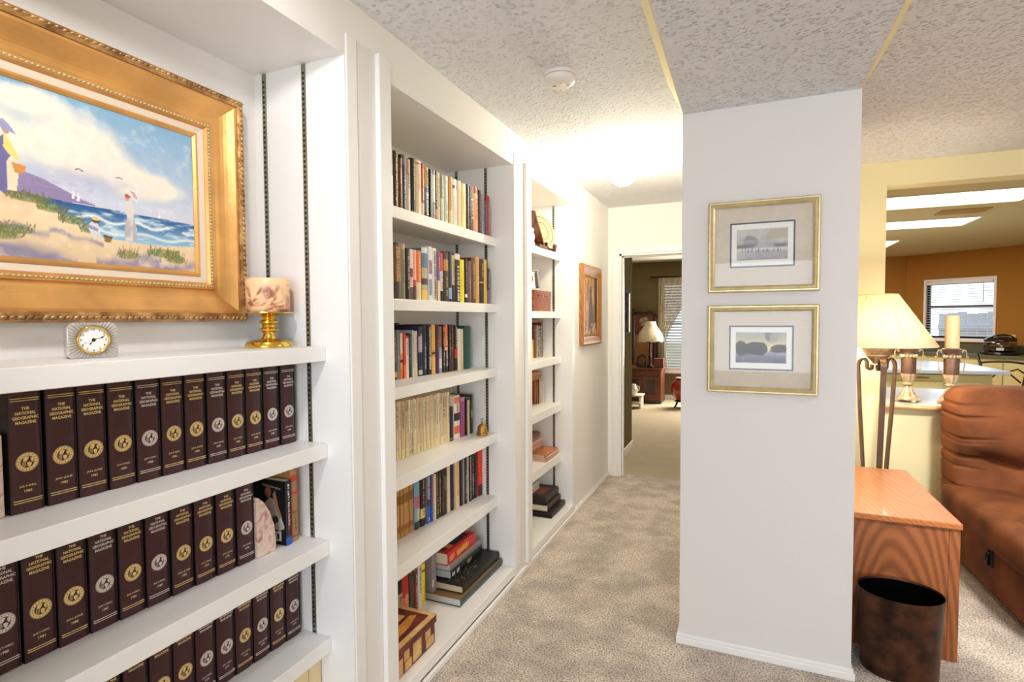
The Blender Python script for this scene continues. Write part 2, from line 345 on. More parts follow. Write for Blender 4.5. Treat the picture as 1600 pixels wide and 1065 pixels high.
bookcase('tall built-in white bookcase with five shelves of mixed paperbacks and hardcovers', *B2, .4,
    ((1.881,.046),(1.522,.046),(1.174,.047),(.816,.052),(.461,.056)), .101, ((1.535,1.601,.055,2.33,.02),(2.726,2.79,.055,2.33,.004)), (-.163,-.345))
bookcase('narrow built-in white bookcase with decorative plate, beside the hallway painting', *B3, .39,
    ((1.909,.05),(1.491,.045),(1.164,.047),(.825,.056),(.456,.06)), .085, ((2.875,2.945,.035,2.315,.02),(3.808,3.862,.035,2.3,.004)), (-.14,-.33), .075)
# ================================================================ lettering
_tc = {}
def text2d(s, size=1.0, bold=.0, align='CENTER', res=2, space=1.0):
    k = (s, size, bold, align, res, space)
    if k in _tc: return _tc[k]
    cu = bpy.data.curves.new('lettering', 'FONT'); cu.body = s; cu.size = size; cu.offset = bold; cu.align_x = align
    cu.resolution_u = res; cu.fill_mode = 'FRONT'; cu.space_line = .82; cu.space_character = space
    o = bpy.data.objects.new('lettering', cu); COL.objects.link(o)
    dg = bpy.context.evaluated_depsgraph_get(); me = bpy.data.meshes.new_from_object(o.evaluated_get(dg))
    v = [(p.co.x, p.co.y) for p in me.vertices]; f = [tuple(p.vertices) for p in me.polygons]
    bpy.data.objects.remove(o); bpy.data.curves.remove(cu); bpy.data.meshes.remove(me)
    _tc[k] = (v, f); return v, f
def letter(mb, s, fn, w=None, h=None, bold=0, res=2, col=None, space=1.0):
    """put a line of text on a surface; fn(u,v) -> point; the text is centred and scaled to width w and height h"""
    v, f = text2d(s, 1.0, bold, 'CENTER', res, space)
    us = [p[0] for p in v]; vs = [p[1] for p in v]; u0, u1, v0, v1 = min(us), max(us), min(vs), max(vs)
    kx = w/(u1-u0) if w else h/(v1-v0); ky = h/(v1-v0) if h else kx
    return mb.add([fn((u-(u0+u1)/2)*kx, (q-(v0+v1)/2)*ky) for u, q in v], f, col)
ORD = ['', 'first','second','third','fourth','fifth','sixth','seventh','eighth','ninth','tenth','eleventh','twelfth','thirteenth','fourteenth','fifteenth','sixteenth','seventeenth','eighteenth','nineteenth','twentieth','twenty-first','twenty-second','twenty-third','twenty-fourth','twenty-fifth','twenty-sixth','twenty-seventh','twenty-eighth']
INK = {}
def ink(c):
    if c not in INK: INK[c] = mat('printing_ink', c, .5)
    return INK[c]
# ================================================================ bound magazine volumes in the left bookcase
VW, VH, VD = .0585, .262, .138
def spine_shape():
    m = MB(); n = 6; prof = []
    for i in range(n+1):
        u = -1+2*i/n; prof.append((-.005*u*u*u*u, u*(VW/2-.0022)))
    poly = [(-VD, -VW/2+.0022)]+prof+[(-VD, VW/2-.0022)]
    m.prism(poly, lambda u, v, t: (u, v, t), .002, VH-.003); return m.mesh('volume', MAROON, False)
def case_shape():
    m = MB(); t = .0021
    m.box(-VD-.003, -.004, -VW/2, -VW/2+t, 0, VH).box(-VD-.003, -.004, VW/2-t, VW/2, 0, VH)
    m.box(-VD-.003, -.004, -VW/2, VW/2, 0, .0019).box(-VD-.003, -.004, -VW/2, VW/2, VH-.0025, VH).box(-VD-.004, -VD, -VW/2, VW/2, 0, VH)
    return m.mesh('slipcase', MAROOND)
def on_spine(z): return lambda u, v: (.0007, u, z+v)
def bands(c): return [MB().box(-.0045, .0006, -VW/2+.0045, VW/2-.0045, z, z+.0015).mesh('band', c) for z in (.0215, .0262, VH-.0275, VH-.0228)]
def title():
    m = MB(); z = VH-.043
    for s, wd, h in (('THE', .014, .0062), ('NATIONAL', .036, .0066), ('GEOGRAPHIC', .046, .0066), ('MAGAZINE', .036, .0066)):
        letter(m, s, on_spine(z), wd, h, .028); z -= .0098
    return m
def emblem():
    m = MB(); zc = .106; n = 28
    def ring(r0, r1, x=.0009, ry=1.0):
        m.add([(x, r*math.sin(2*math.pi*k/n), zc+r*ry*math.cos(2*math.pi*k/n)) for r in (r0, r1) for k in range(n)], [(k, (k+1)%n, n+(k+1)%n, n+k) for k in range(n)])
    ring(.0128, .0188); ring(.0195, .0202)
    def disc(cy, cz, pts, x=.0011): m.add([(x, cy+u, cz+v) for u, v in pts], [tuple(range(len(pts)))])
    ring(.0118, .0124)
    # globe: oceans left bare, continents and meridians raised in foil
    disc(-.003, zc+.004, [(-.005,-.001),(-.003,.006),(.002,.0075),(.006,.006),(.004,.001),(.001,-.003),(-.002,-.002)])
    disc(.002, zc-.004, [(-.003,.003),(.002,.004),(.006,.001),(.004,-.004),(.001,-.0075),(-.002,-.004)])
    disc(.008, zc+.003, [(-.003,.004),(.001,.005),(.003,.001),(.002,-.005),(-.001,-.003)])
    for k in range(4):
        z = zc-.009+.0035*k; m.add([(.0011,-.0095,z),(-.0,-.003,z),(.0011,-.003,z+.0007),(.0011,-.0095,z+.0007)], [(0,1,2,3)])
    for k in range(3):
        y = -.0085+.0025*k; m.add([(.0011,y,zc-.009),(.0011,y+.0007,zc-.009),(.0011,y+.0007,zc+.001),(.0011,y,zc+.001)], [(0,1,2,3)])
    return m
def dots():
    m = MB()
    for k in range(16):
        a = 2*math.pi*(k+.5)/16; m.add([(.0013, .0158*math.sin(a)+.0012*math.cos(b), .106+.0158*math.cos(a)+.0012*math.sin(b)) for b in (0, 1.57, 3.14, 4.71)], [(0,1,2,3)])
    return m
_sp, _cs = spine_shape(), case_shape()
_tm = {c: title().mesh('title', c) for c in (GOLDF, SILVF)}; _bd = {c: bands(c) for c in (GOLDF, SILVF)}
_em = {c: emblem().mesh('emblem', c) for c in (GOLDF, SILVF)}; _dt = dots().mesh('dots', MAROOND); _dm = {}
def volume(y, x, z, date, foil, label):
    t = thing('bound_magazine_volume', label, 'book', (x, y, z), 0, 'maroon bound magazine volumes')
    link('slipcase', _cs, t); link('spine', _sp, t, .0); [link('gilt_band', q, t) for q in _bd[foil]]; link('title_lettering', _tm[foil], t)
    e = link('globe_emblem', _em[foil], t); link('emblem_dots', _dt, e)
    k = (date, foil)
    if k not in _dm:
        m = MB(); a, b = date.split('|')
        letter(m, a, on_spine(.0555), .033 if 'JAN' in a else .031, .0052, .02); letter(m, b, on_spine(.0455), .0135, .0056, .02); _dm[k] = m.mesh('date', foil)
    link('date_lettering', _dm[k], t)
G, S = GOLDF, SILVF
rows = [
 ('top', 1.04, -.232, -.204, [.6435,.708,.768,.831,.894,.9555,1.018,1.082,1.1445,1.206,1.2685,1.3335],
  ['JULY-DEC.|1982','JAN.-JUNE|1980','JAN.-JUNE|1982','JULY-DEC.|1980','JULY-DEC.|1988','JULY-DEC.|1986','JAN.-JUNE|1986','JAN.-JUNE|1987','JULY-DEC.|1985','JAN.-JUNE|1978','JAN.-JUNE|1985','JULY-DEC.|1984'], 'GGGGSGGSGGSS'),
 ('middle', .72, -.232, -.19, [.5935,.656,.717,.779,.841,.9035,.967,1.03,1.0935,1.1575],
  ['JULY-DEC.|1980','JULY-DEC.|1981','JAN.-JUNE|1988','JULY-DEC.|1987','JULY-DEC.|1981','JULY-DEC.|1983','JAN.-JUNE|1983','JULY-DEC.|1979','JAN.-JUNE|1979','JULY-DEC.|1978'], 'SGGSGSGGGS'),
 ('bottom', .396, -.232, -.203, [.718,.7805,.8435,.906,.9665,1.028,1.09,1.151,1.2125,1.2755,1.3365],
  ['JULY-DEC.|1975','JULY-DEC.|1975','JAN.-JUNE|1976','JULY-DEC.|1976','JAN.-JUNE|1975','JULY-DEC.|1977','JULY-DEC.|1977','JULY-DEC.|1974','JAN.-JUNE|1974','JAN.-JUNE|1977','JAN.-JUNE|1973'], 'GGGGGSSGSGS')]
for nm, z, xa, xb, ys, dates, fo in rows:
    n = len(ys)
    for i, (y, d, c) in enumerate(zip(ys, dates, fo)):
        foil = G if c == 'G' else S; k = n-i
        pos = 'rightmost' if k == 1 else ORD[k]+' from the right'
        volume(y, xa+(xb-xa)*(y-.6)/.77, z+.0004, d, foil, 'maroon volume, %s globe, %s, %s row of the left bookcase' % ('gold' if c == 'G' else 'silver', pos, nm))
# ================================================================ ordinary books
def book(y0, y1, h, x, z, depth, base, spec, label, group, hard=None, name='book'):
    """upright book with its spine towards the room: cover > pages, lettering. spec: list of ('band',z0,z1,col) ('title',text,col,z0,z1) ('marks',col,z0,z1,dens)"""
    wd = y1-y0-.0008; hard = (wd > .022) if hard is None else hard
    b = lin(base); t = .0022 if hard else .0009; lip = .003 if hard else .0
    o = MB(); n = 5; hw = wd/2; bul = min(.006, hw*.35) if hard else .0008
    cuts = sorted({0, 1} | {q for s in spec if s[0] == 'band' for q in s[1:3]})
    sp = [(-bul*(2*i/n-1)**2, -hw+wd*i/n) for i in range(n+1)]
    def colat(zm):
        c = b
        for s in spec:
            if s[0] == 'band' and s[1] <= zm <= s[2]: c = lin(s[3])
        return c
    for a, e in zip(cuts[:-1], cuts[1:]):
        c = colat((a+e)/2)
        for i in range(n):
            o.add([(sp[i][0], sp[i][1], a*h), (sp[i+1][0], sp[i+1][1], a*h), (sp[i+1][0], sp[i+1][1], e*h), (sp[i][0], sp[i][1], e*h)], [(0,1,2,3)], c)
    for s in (-1, 1):
        o.box(-depth, -bul, min(s*hw, s*(hw-t)), max(s*hw, s*(hw-t)), 0, h, b)
    for zz in (0, h-.0012):   # turned-in spine ends
        o.add([(p[0]-e, p[1], zz+k) for k in (0, .0012) for e in (0, .004) for p in sp], [(i, i+1, n+2+i, n+1+i) for i in range(n)]+[(2*n+2+i, 2*n+3+i, 3*n+4+i, 3*n+3+i) for i in range(n)], b)
    cv = o.build(name, BOOK); cv.location = (x, (y0+y1)/2, z+.0003); tag(cv, label, 'book', group)
    MB().box(-depth+lip, -bul-.003, -hw+t+.0002, hw-t-.0002, lip, h-lip-(0 if hard else .0006)).build('page_block', PAGE, cv)
    for s in spec:
        if s[0] == 'title':
            m = MB(); zc = h*(s[3]+s[4])/2; L = h*(s[4]-s[3]); th = min(wd*.62, .016)
            letter(m, s[1], lambda u, v: (.0006, v, zc-u), L, th, .02); m.build('title_lettering', ink(s[2]), cv)
        if s[0] == 'marks':   # lines too small to read: short strokes of print
            m = MB(); q = h*s[3]; k0 = hw*(.30+.4*R.random()); x_ = .0005
            while q > h*s[2+0] if False else q > h*s[2]:
                g = R.uniform(.002, .0055); 
                if R.random() < .82:
                    y_ = k0*R.uniform(.75, 1); xx = x_-bul*(y_/hw)**2*0
                    m.add([(x_, -y_, q), (x_, -y_+R.choice((.25, .5, 1, 2))*k0*.9, q), (x_, y_, q-g*.45), (x_, -y_*R.uniform(.3,1), q-g*.7)], [(0,1,2,3)])
                q -= g
            if m.f: m.build('title_lettering', ink(s[1]), cv)
    return cv
W_, K_, GO, CRM, RED, YEL, GRY = (238,234,224), (22,20,20), (206,160,70), (232,214,176), (176,34,32), (240,204,60), (150,146,142)
def row(tab, x0, x1, z, depth, where, group, top=None):
    n = len(tab)
    for i, (y0, y1, h, base, spec, desc) in enumerate(tab):
        y = (y0+y1)/2; x = x0+(x1-x0)*(y-1.78)/.92
        d = min(depth, x+.392) if x0 > -.3 else depth
        pos = 'leftmost' if i == 0 else 'rightmost' if i == n-1 else ORD[i+1]+' from left'
        book(y0, y1, h, x+R.uniform(-.003, .003), z, d+R.uniform(-.008, 0), base, spec, '%s, %s, %s' % (desc, pos, where), group)
def mk(c, a=.15, b=.85): return ('marks', c, a, b)
def bd(a, b, c): return ('band', a, b, c)
MID = 'of middle bookcase'
row([
 (1.772,1.784,.223,K_,[mk(GRY)],'thin black book'),
 (1.785,1.806,.222,(120,40,40),[bd(0,.55,(216,190,186)),mk(W_,.6,.95)],'dark red and pink book'),
 (1.807,1.849,.222,(30,20,16),[('title','The Bear and The Dragon',(240,206,70),.05,.95)],'thick black book with yellow title'),
 (1.850,1.862,.203,(150,104,84),[bd(.5,.8,(206,150,140)),mk(W_,.1,.45)],'thin brown and pink book'),
 (1.863,1.899,.221,(38,36,38),[bd(.82,1,(110,106,104)),mk((200,198,194),.05,.72)],'black book with white title'),
 (1.900,1.934,.215,(216,196,188),[bd(.7,1,(198,140,130)),mk(K_,.45,.75)],'pale pink book'),
 (1.935,1.967,.226,(34,24,18),[mk(GO,.25,.9),bd(.0,.06,(120,90,50))],'black book with gold title'),
 (1.968,2.011,.228,(226,208,170),[mk((170,60,50),.45,.75),bd(.93,.95,(90,60,40))],'thick cream book with red lettering'),
 (2.012,2.038,.225,(190,44,38),[bd(0,.25,(230,190,170)),mk(W_,.3,.9)],'red book'),
 (2.039,2.077,.217,(196,160,80),[bd(0,.1,(60,30,24)),bd(.1,.6,(96,112,130)),mk(W_,.05,.5),mk(K_,.62,.95)],'yellow and blue patterned book'),
 (2.078,2.097,.216,(26,26,28),[mk(GRY,.3,.9)],'thin black book'),
 (2.098,2.118,.219,(40,42,50),[bd(.35,.9,(190,190,188)),bd(.1,.3,(60,80,110))],'thin black and white striped book'),
 (2.119,2.142,.221,(30,24,22),[bd(.05,.22,(214,120,80)),mk(GO,.3,.9)],'black book with orange foot'),
 (2.143,2.170,.218,(230,212,168),[mk((150,130,90),.3,.9)],'cream book'),
 (2.171,2.200,.217,(150,150,128),[bd(.0,.5,(206,204,180)),mk(W_,.55,.9)],'grey-green book'),
 (2.202,2.247,.219,(196,208,190),[mk((120,140,150),.1,.9)],'thick pale blue-green book'),
 (2.248,2.281,.224,(214,160,86),[bd(.0,.3,(226,200,150)),mk((140,80,30),.4,.9)],'orange-tan book'),
 (2.283,2.330,.223,(230,222,212),[bd(.8,.87,K_),mk(GRY,.1,.7)],'thick white book with black mark'),
 (2.331,2.374,.226,(226,198,164),[mk((180,130,110),.3,.9)],'thick pinkish cream book'),
 (2.377,2.424,.223,(238,226,152),[mk((200,180,110),.3,.8)],'thick pale yellow book'),
 (2.425,2.450,.227,(80,66,74),[mk(GRY,.1,.9)],'dark purplish grey book'),
 (2.451,2.476,.225,(30,26,28),[mk((150,140,150),.2,.9)],'black book'),
 (2.477,2.502,.229,(128,62,42),[bd(.3,.33,CRM),bd(.7,.73,CRM),mk(CRM,.4,.65)],'red-brown striped book'),
 (2.503,2.557,.235,(222,150,110),[bd(.85,1,(150,60,44)),mk((150,70,50),.3,.75)],'thick salmon book'),
 (2.558,2.585,.227,(40,42,34),[mk((170,160,110),.1,.9)],'dark green-black book'),
 (2.586,2.622,.211,(150,138,152),[mk((90,80,110),.1,.9)],'lavender grey book'),
 (2.623,2.655,.188,(56,48,92),[mk((170,160,200),.1,.9)],'short navy-purple book'),
 (2.656,2.690,.218,(172,60,52),[mk((214,140,110),.1,.85)],'red book with rounded spine')],
 -.12, -.12, 1.881, .152, 'top shelf '+MID, 'books on the top shelf of the middle bookcase')
row([
 (1.774,1.797,.110,(222,220,160),[mk(GRY,.2,.8)],'short pale yellow paperback'),
 (1.798,1.854,.222,(58,38,22),[bd(.3,.95,(110,70,26)),mk(GO,.32,.92)],'thick brown book with gold title'),
 (1.855,1.886,.224,(150,134,96),[bd(.9,1,(196,170,120)),mk((90,70,50),.3,.7)],'olive tan book'),
 (1.887,1.914,.209,(28,26,30),[mk((180,170,160),.2,.95)],'black book with grey title'),
 (1.915,1.936,.209,(236,206,196),[bd(.45,.62,(120,36,50)),bd(0,.25,(90,50,50)),mk(RED,.25,.45)],'pale pink book with dark red patch'),
 (1.937,1.968,.209,(238,168,150),[bd(.0,.28,(96,56,52)),bd(.28,.4,(190,70,80))],'salmon book with dark foot'),
 (1.969,2.009,.209,(232,124,66),[bd(0,.36,(240,214,170)),mk((250,200,150),.4,.9)],'thick orange book'),
 (2.012,2.061,.227,(96,124,140),[bd(.2,.62,(190,180,140)),bd(.3,.42,(90,60,70)),bd(0,.2,(238,204,110)),bd(.9,1,(214,222,220))],'thick blue-grey and tan picture-spined book'),
 (2.064,2.089,.237,(228,226,230),[bd(.5,.75,(180,130,150)),bd(.1,.4,(150,150,170)),mk(K_,.5,.7)],'white book with pink and grey patches'),
 (2.090,2.132,.234,(236,228,216),[mk(K_,.05,.95),mk(K_,.05,.95)],'thick white book with black chain pattern'),
 (2.133,2.158,.221,(122,92,140),[bd(0,.42,(236,206,170)),mk((190,170,200),.45,.9)],'purple book with cream foot'),
 (2.159,2.191,.221,(214,66,48),[bd(0,.62,(236,226,220)),bd(0,.22,K_),mk(K_,.25,.6)],'red, white and black book'),
 (2.192,2.238,.229,(70,50,32),[bd(.62,.85,(176,130,66)),mk((200,180,140),.1,.5)],'thick dark brown book with gold patch'),
 (2.239,2.270,.235,(40,46,66),[bd(.06,.28,(150,170,206))],'navy book with pale blue foot'),
 (2.271,2.300,.233,(60,48,40),[bd(.35,.95,(214,190,150)),mk(K_,.4,.9)],'dark book with cream strip'),
 (2.301,2.353,.232,(44,30,24),[bd(.88,1,(226,214,190)),mk(W_,.04,.75)],'thick dark brown book with white lettering'),
 (2.354,2.396,.209,(248,226,40),[mk((230,180,30),.3,.8)],'bright yellow book'),
 (2.397,2.424,.216,(40,32,26),[bd(.12,.2,W_),mk(GRY,.3,.9)],'black-brown book'),
 (2.425,2.461,.210,(112,80,78),[mk((190,160,140),.1,.6)],'mauve-brown book'),
 (2.462,2.516,.228,(78,52,32),[mk((196,150,86),.1,.9)],'thick dark brown leather book'),
 (2.517,2.560,.239,(214,156,96),[mk((240,210,160),.2,.6)],'thick tan-orange book'),
 (2.561,2.610,.232,(38,28,24),[bd(.46,.49,GO),mk(GO,.6,.9)],'thick black book with gold line'),
 (2.611,2.647,.234,(226,184,84),[mk((140,100,40),.3,.9)],'ochre yellow book'),
 (2.648,2.689,.189,(50,44,52),[bd(0,.4,(120,104,116)),mk((190,180,190),.45,.9)],'short dark grey book')],
 -.12, -.12, 1.522, .152, 'second shelf '+MID, 'books on the second shelf of the middle bookcase')
row([
 (1.988,2.004,.225,(70,40,30),[bd(0,.12,K_),mk((190,110,80),.3,.7)],'thin dark red-brown book'),
 (2.005,2.026,.219,(74,78,40),[bd(.05,.16,(232,150,90)),mk((200,170,80),.35,.85)],'olive green book with orange spot'),
 (2.027,2.048,.220,(112,128,140),[mk(W_,.4,.47)],'slate blue book'),
 (2.049,2.069,.206,(226,150,100),[bd(.55,1,(240,220,190)),bd(.35,.42,(110,40,30)),bd(0,.2,(236,120,50))],'cream and orange book'),
 (2.070,2.087,.205,(206,64,70),[bd(0,.3,(232,130,80)),mk(W_,.5,.9)],'red book'),
 (2.088,2.108,.193,(244,216,210),[bd(.94,1,(206,50,50)),mk((120,110,110),.55,.92)],'short pale pink book'),
 (2.109,2.136,.203,(44,36,32),[bd(0,.3,(36,38,60)),mk((130,120,90),.3,.9)],'black book'),
 (2.137,2.149,.217,(186,200,216),[bd(0,.2,(230,230,220))],'thin pale blue book'),
 (2.150,2.178,.212,(232,216,188),[bd(.06,.2,(230,224,150)),mk((160,150,130),.3,.9)],'beige book with yellow foot'),
 (2.179,2.213,.234,(64,50,84),[bd(.48,.8,(180,170,190)),bd(.2,.45,(40,40,62)),mk(W_,.5,.85),bd(.03,.12,(200,200,210))],'thick purple and white book'),
 (2.214,2.247,.242,(40,40,62),[mk((200,200,214),.12,.62)],'thick navy book'),
 (2.248,2.285,.243,(26,26,34),[mk(W_,.1,.95),mk(W_,.45,.95)],'thick black book with tall white title'),
 (2.286,2.320,.241,(238,184,66),[bd(.35,.48,(214,150,60)),bd(.4,.44,(70,40,30)),bd(0,.35,(240,180,90))],'golden yellow book'),
 (2.321,2.345,.240,(72,46,84),[bd(0,.5,(48,50,100)),mk((200,190,210),.5,.7)],'purple and navy book'),
 (2.346,2.377,.232,(150,104,72),[bd(0,.55,(168,164,180)),bd(.1,.3,(220,216,216)),mk(W_,.1,.5)],'brown and grey-lilac book'),
 (2.378,2.394,.240,(58,30,28),[bd(.84,.95,(220,110,60)),mk(W_,.15,.8)],'dark red-black book'),
 (2.395,2.425,.240,(236,124,70),[bd(0,.46,K_),bd(.46,.52,(240,210,180)),mk(W_,.12,.45),mk(W_,.55,.75)],'orange-topped black book'),
 (2.426,2.448,.240,(34,26,28),[mk(GRY,.3,.8)],'thin black book'),
 (2.449,2.475,.239,(78,38,40),[bd(.0,.5,(88,56,50)),bd(.45,.52,(170,70,50)),mk((150,120,120),.5,.95)],'maroon book'),
 (2.476,2.508,.236,(40,36,36),[bd(.28,.48,(190,50,40)),mk(W_,.5,.95),bd(0,.03,(120,30,30))],'black book with red band'),
 (2.509,2.533,.217,(240,224,208),[mk((220,170,160),.1,.5)],'pale cream book'),
 (2.534,2.572,.215,(226,208,176),[bd(.0,.3,(216,200,150))],'beige book'),
 (2.574,2.645,.231,(34,84,66),[],'thick dark green cloth book')],
 -.292, -.208, 1.174, .17, 'third shelf '+MID, 'books on the third shelf of the middle bookcase')
# two tall dark books behind that row
for y0, y1, l in ((2.01, 2.10, 'tall black book standing behind the left end of the third shelf row'), (2.115, 2.20, 'tall black book behind the navy books of the third shelf row')):
    book(y0, y1, .25, -.392+.02, 1.174, .02, (28,24,26), [], l, 'books behind the third shelf row', True)
ys = [1.968,1.985,2.003,2.019,2.037,2.058,2.065,2.082,2.092,2.107,2.120,2.135,2.152,2.177,2.188,2.201,2.215,2.229,2.247,2.259,2.273,2.287,2.305,2.323,2.341,2.359,2.385,2.408,2.428]
pal = [(222,196,158),(230,212,180),(226,208,178),(232,216,186),(226,206,172),(218,190,150),(222,196,156),(236,224,202),(214,186,142),(226,200,150),(222,198,154),(230,210,170)]
desc = {0:'first tan',5:'thin tan'}
row([(ys[i], ys[i+1]-.0005, .258+R.uniform(-.004,.004), pal[(i*5)%12] if i != 8 else (240,234,220),
      [mk((70,60,60) if i % 3 else (90,80,110), .35+.2*R.random(), .92), bd(.0,.16,(236,220,170))]+([bd(.8,.98,(206,160,110))] if i in (6,7,24) else [])+([mk((60,60,120),.04,.4)] if i in (8,9) else [])+([mk((90,80,80),.04,.12)] if i % 4 == 1 else []),
      ('thin ' if ys[i+1]-ys[i] < .014 else '')+('stained ' if i in (6,7,24) else '')+'cream paperback spine') for i in range(28)],
    -.275, -.215, .816, .125, 'fourth shelf '+MID, 'cream paperbacks on the fourth shelf')
for (y0, y1, h, base, spec, l) in [
 (2.4285,2.466,.174,(38,36,42),[bd(.04,.08,(190,120,140))],'short black book right of the cream paperbacks'),
 (2.471,2.534,.226,(238,226,206),[bd(.82,.97,(232,130,100)),bd(.42,.6,(50,44,46)),bd(.12,.3,(226,110,80)),mk((120,110,100),.6,.8)],'white book with orange and black blocks beside the purple book'),
 (2.536,2.583,.210,(150,78,128),[bd(.9,1,(186,130,170)),mk((190,140,170),.1,.8)],'purple book on the fourth shelf of the middle bookcase'),
 (2.584,2.600,.203,(60,26,26),[mk((150,90,60),.2,.8)],'thin dark red book beside the purple book'),
 (2.601,2.630,.200,(224,204,158),[bd(.94,1,(40,34,30)),mk((150,130,90),.2,.8)],'narrow cream book near the brass bell'),
 (2.635,2.655,.216,(58,62,46),[bd(.4,.6,(130,130,100))],'thin dark green book nearest the brass bell')]:
    y = (y0+y1)/2; book(y0, y1, h, -.275+.06*(y-1.78)/.92, .816, .13, base, spec, l, 'mixed books on the fourth shelf')
book(2.432, 2.470, .241, -.375+.11, .816, .11, (96,104,108), [], 'tall slate grey book behind the short black book', 'mixed books on the fourth shelf') if False else None
row([
 (1.972,1.996,.228,(196,146,84),[bd(.66,.84,(150,92,36)),bd(.12,.24,(150,92,36)),mk((120,70,30),.3,.5)],'tan leather volume with brown bands'),
 (1.997,2.017,.229,(196,148,88),[bd(.66,.84,(150,94,38)),bd(.12,.24,(150,92,36))],'tan leather volume with brown bands'),
 (2.018,2.038,.230,(192,142,82),[bd(.66,.84,(150,92,36)),bd(.12,.24,(146,90,36))],'tan leather volume with brown bands'),
 (2.039,2.059,.232,(190,142,80),[bd(.66,.84,(144,88,34)),bd(.12,.24,(150,92,36))],'tan leather volume with brown bands'),
 (2.060,2.085,.230,(192,142,80),[bd(.66,.84,(144,88,34)),bd(.12,.24,(150,92,36))],'tan leather volume with brown bands'),
 (2.087,2.119,.234,(182,132,72),[bd(.66,.84,(140,84,34)),bd(.14,.24,(146,88,36))],'wider tan leather volume'),
 (2.120,2.165,.237,(122,160,196),[bd(.42,.66,(180,120,140)),bd(.16,.42,(150,170,170)),bd(0,.16,(50,66,56)),mk((220,70,80),.45,.65),mk(W_,.2,.4)],'light blue picture-spined book'),
 (2.166,2.210,.235,(38,22,18),[bd(.16,.36,(226,196,116)),mk((206,160,100),.4,.95),mk(K_,.2,.33)],'black book with yellow label'),
 (2.211,2.240,.236,(120,120,128),[bd(.0,.36,(40,96,190)),bd(.36,.5,(60,60,80)),mk(W_,.5,.95),mk(W_,.05,.12)],'grey and bright blue book'),
 (2.241,2.264,.234,(62,64,130),[bd(.0,.3,(44,74,170)),mk((170,90,140),.4,.9)],'purple-blue book'),
 (2.265,2.281,.225,(232,210,176),[],'thin cream book'),
 (2.282,2.307,.232,(64,52,40),[bd(.5,.9,(110,80,54)),mk(GO,.1,.45)],'dark brown book'),
 (2.308,2.326,.235,(46,36,34),[mk((210,200,190),.1,.9)],'dark book with pale title'),
 (2.327,2.355,.234,(50,32,34),[mk((140,110,90),.1,.9)],'maroon-black book'),
 (2.356,2.381,.241,(58,56,40),[bd(.5,.8,(110,110,70)),mk(GRY,.1,.4)],'olive-black book'),
 (2.382,2.412,.244,(226,204,172),[],'cream book'),
 (2.413,2.444,.247,(38,40,62),[bd(0,.1,(60,30,30))],'dark navy book'),
 (2.445,2.458,.245,(220,200,170),[],'thin beige book'),
 (2.459,2.494,.250,(230,180,116),[bd(0,.25,(236,204,150))],'tan-yellow book'),
 (2.495,2.516,.246,(40,28,26),[],'thin black-brown book'),
 (2.517,2.529,.243,(150,156,176),[],'thin blue-grey book'),
 (2.530,2.560,.248,(52,48,52),[mk((206,200,196),.1,.7)],'black book with grey title'),
 (2.561,2.570,.247,(226,200,176),[],'very thin cream book'),
 (2.571,2.604,.253,(28,24,24),[mk(W_,.05,.95),mk(W_,.2,.6)],'black book with white title'),
 (2.605,2.633,.253,(40,28,26),[mk((206,150,120),.6,.95),mk(W_,.1,.55)],'black book with brown and white title'),
 (2.634,2.667,.242,(26,30,40),[mk((110,120,140),.1,.9)],'blue-black book'),
 (2.671,2.722,.258,(226,62,40),[bd(0,.24,(70,26,26)),mk((236,120,70),.26,.4)],'red book with dark foot')],
 -.282, -.19, .461, .115, 'fifth shelf '+MID, 'books on the fifth shelf of the middle bookcase')
F_where = 'bottom shelf '+MID
row([
 (1.940,1.981,.235,(118,128,138),[mk((80,84,90),.3,.7)],'slate grey book'),
 (1.982,2.019,.225,(28,24,24),[bd(.25,.62,(190,160,110)),mk(K_,.3,.58)],'black book with tan label'),
 (2.022,2.075,.205,(190,40,34),[bd(0,.5,(224,110,80)),mk((250,220,190),.05,.55)],'red book with pale lettering'),
 (2.077,2.113,.195,(70,66,50),[bd(0,.3,(60,84,50)),mk((130,100,70),.4,.9)],'dark green-brown book'),
 (2.114,2.140,.19,(150,40,36),[bd(.7,.95,(70,60,66)),mk(W_,.1,.9)],'red and black book'),
 (2.141,2.172,.205,(228,220,216),[mk((70,64,90),.35,.95)],'white book with dark lettering'),
 (2.173,2.205,.198,(246,216,50),[bd(.8,.86,(150,110,30)),mk((190,150,40),.1,.5)],'bright yellow book')],
 -.252, -.24, .08, .13, F_where, 'upright books on the bottom shelf of the middle bookcase')
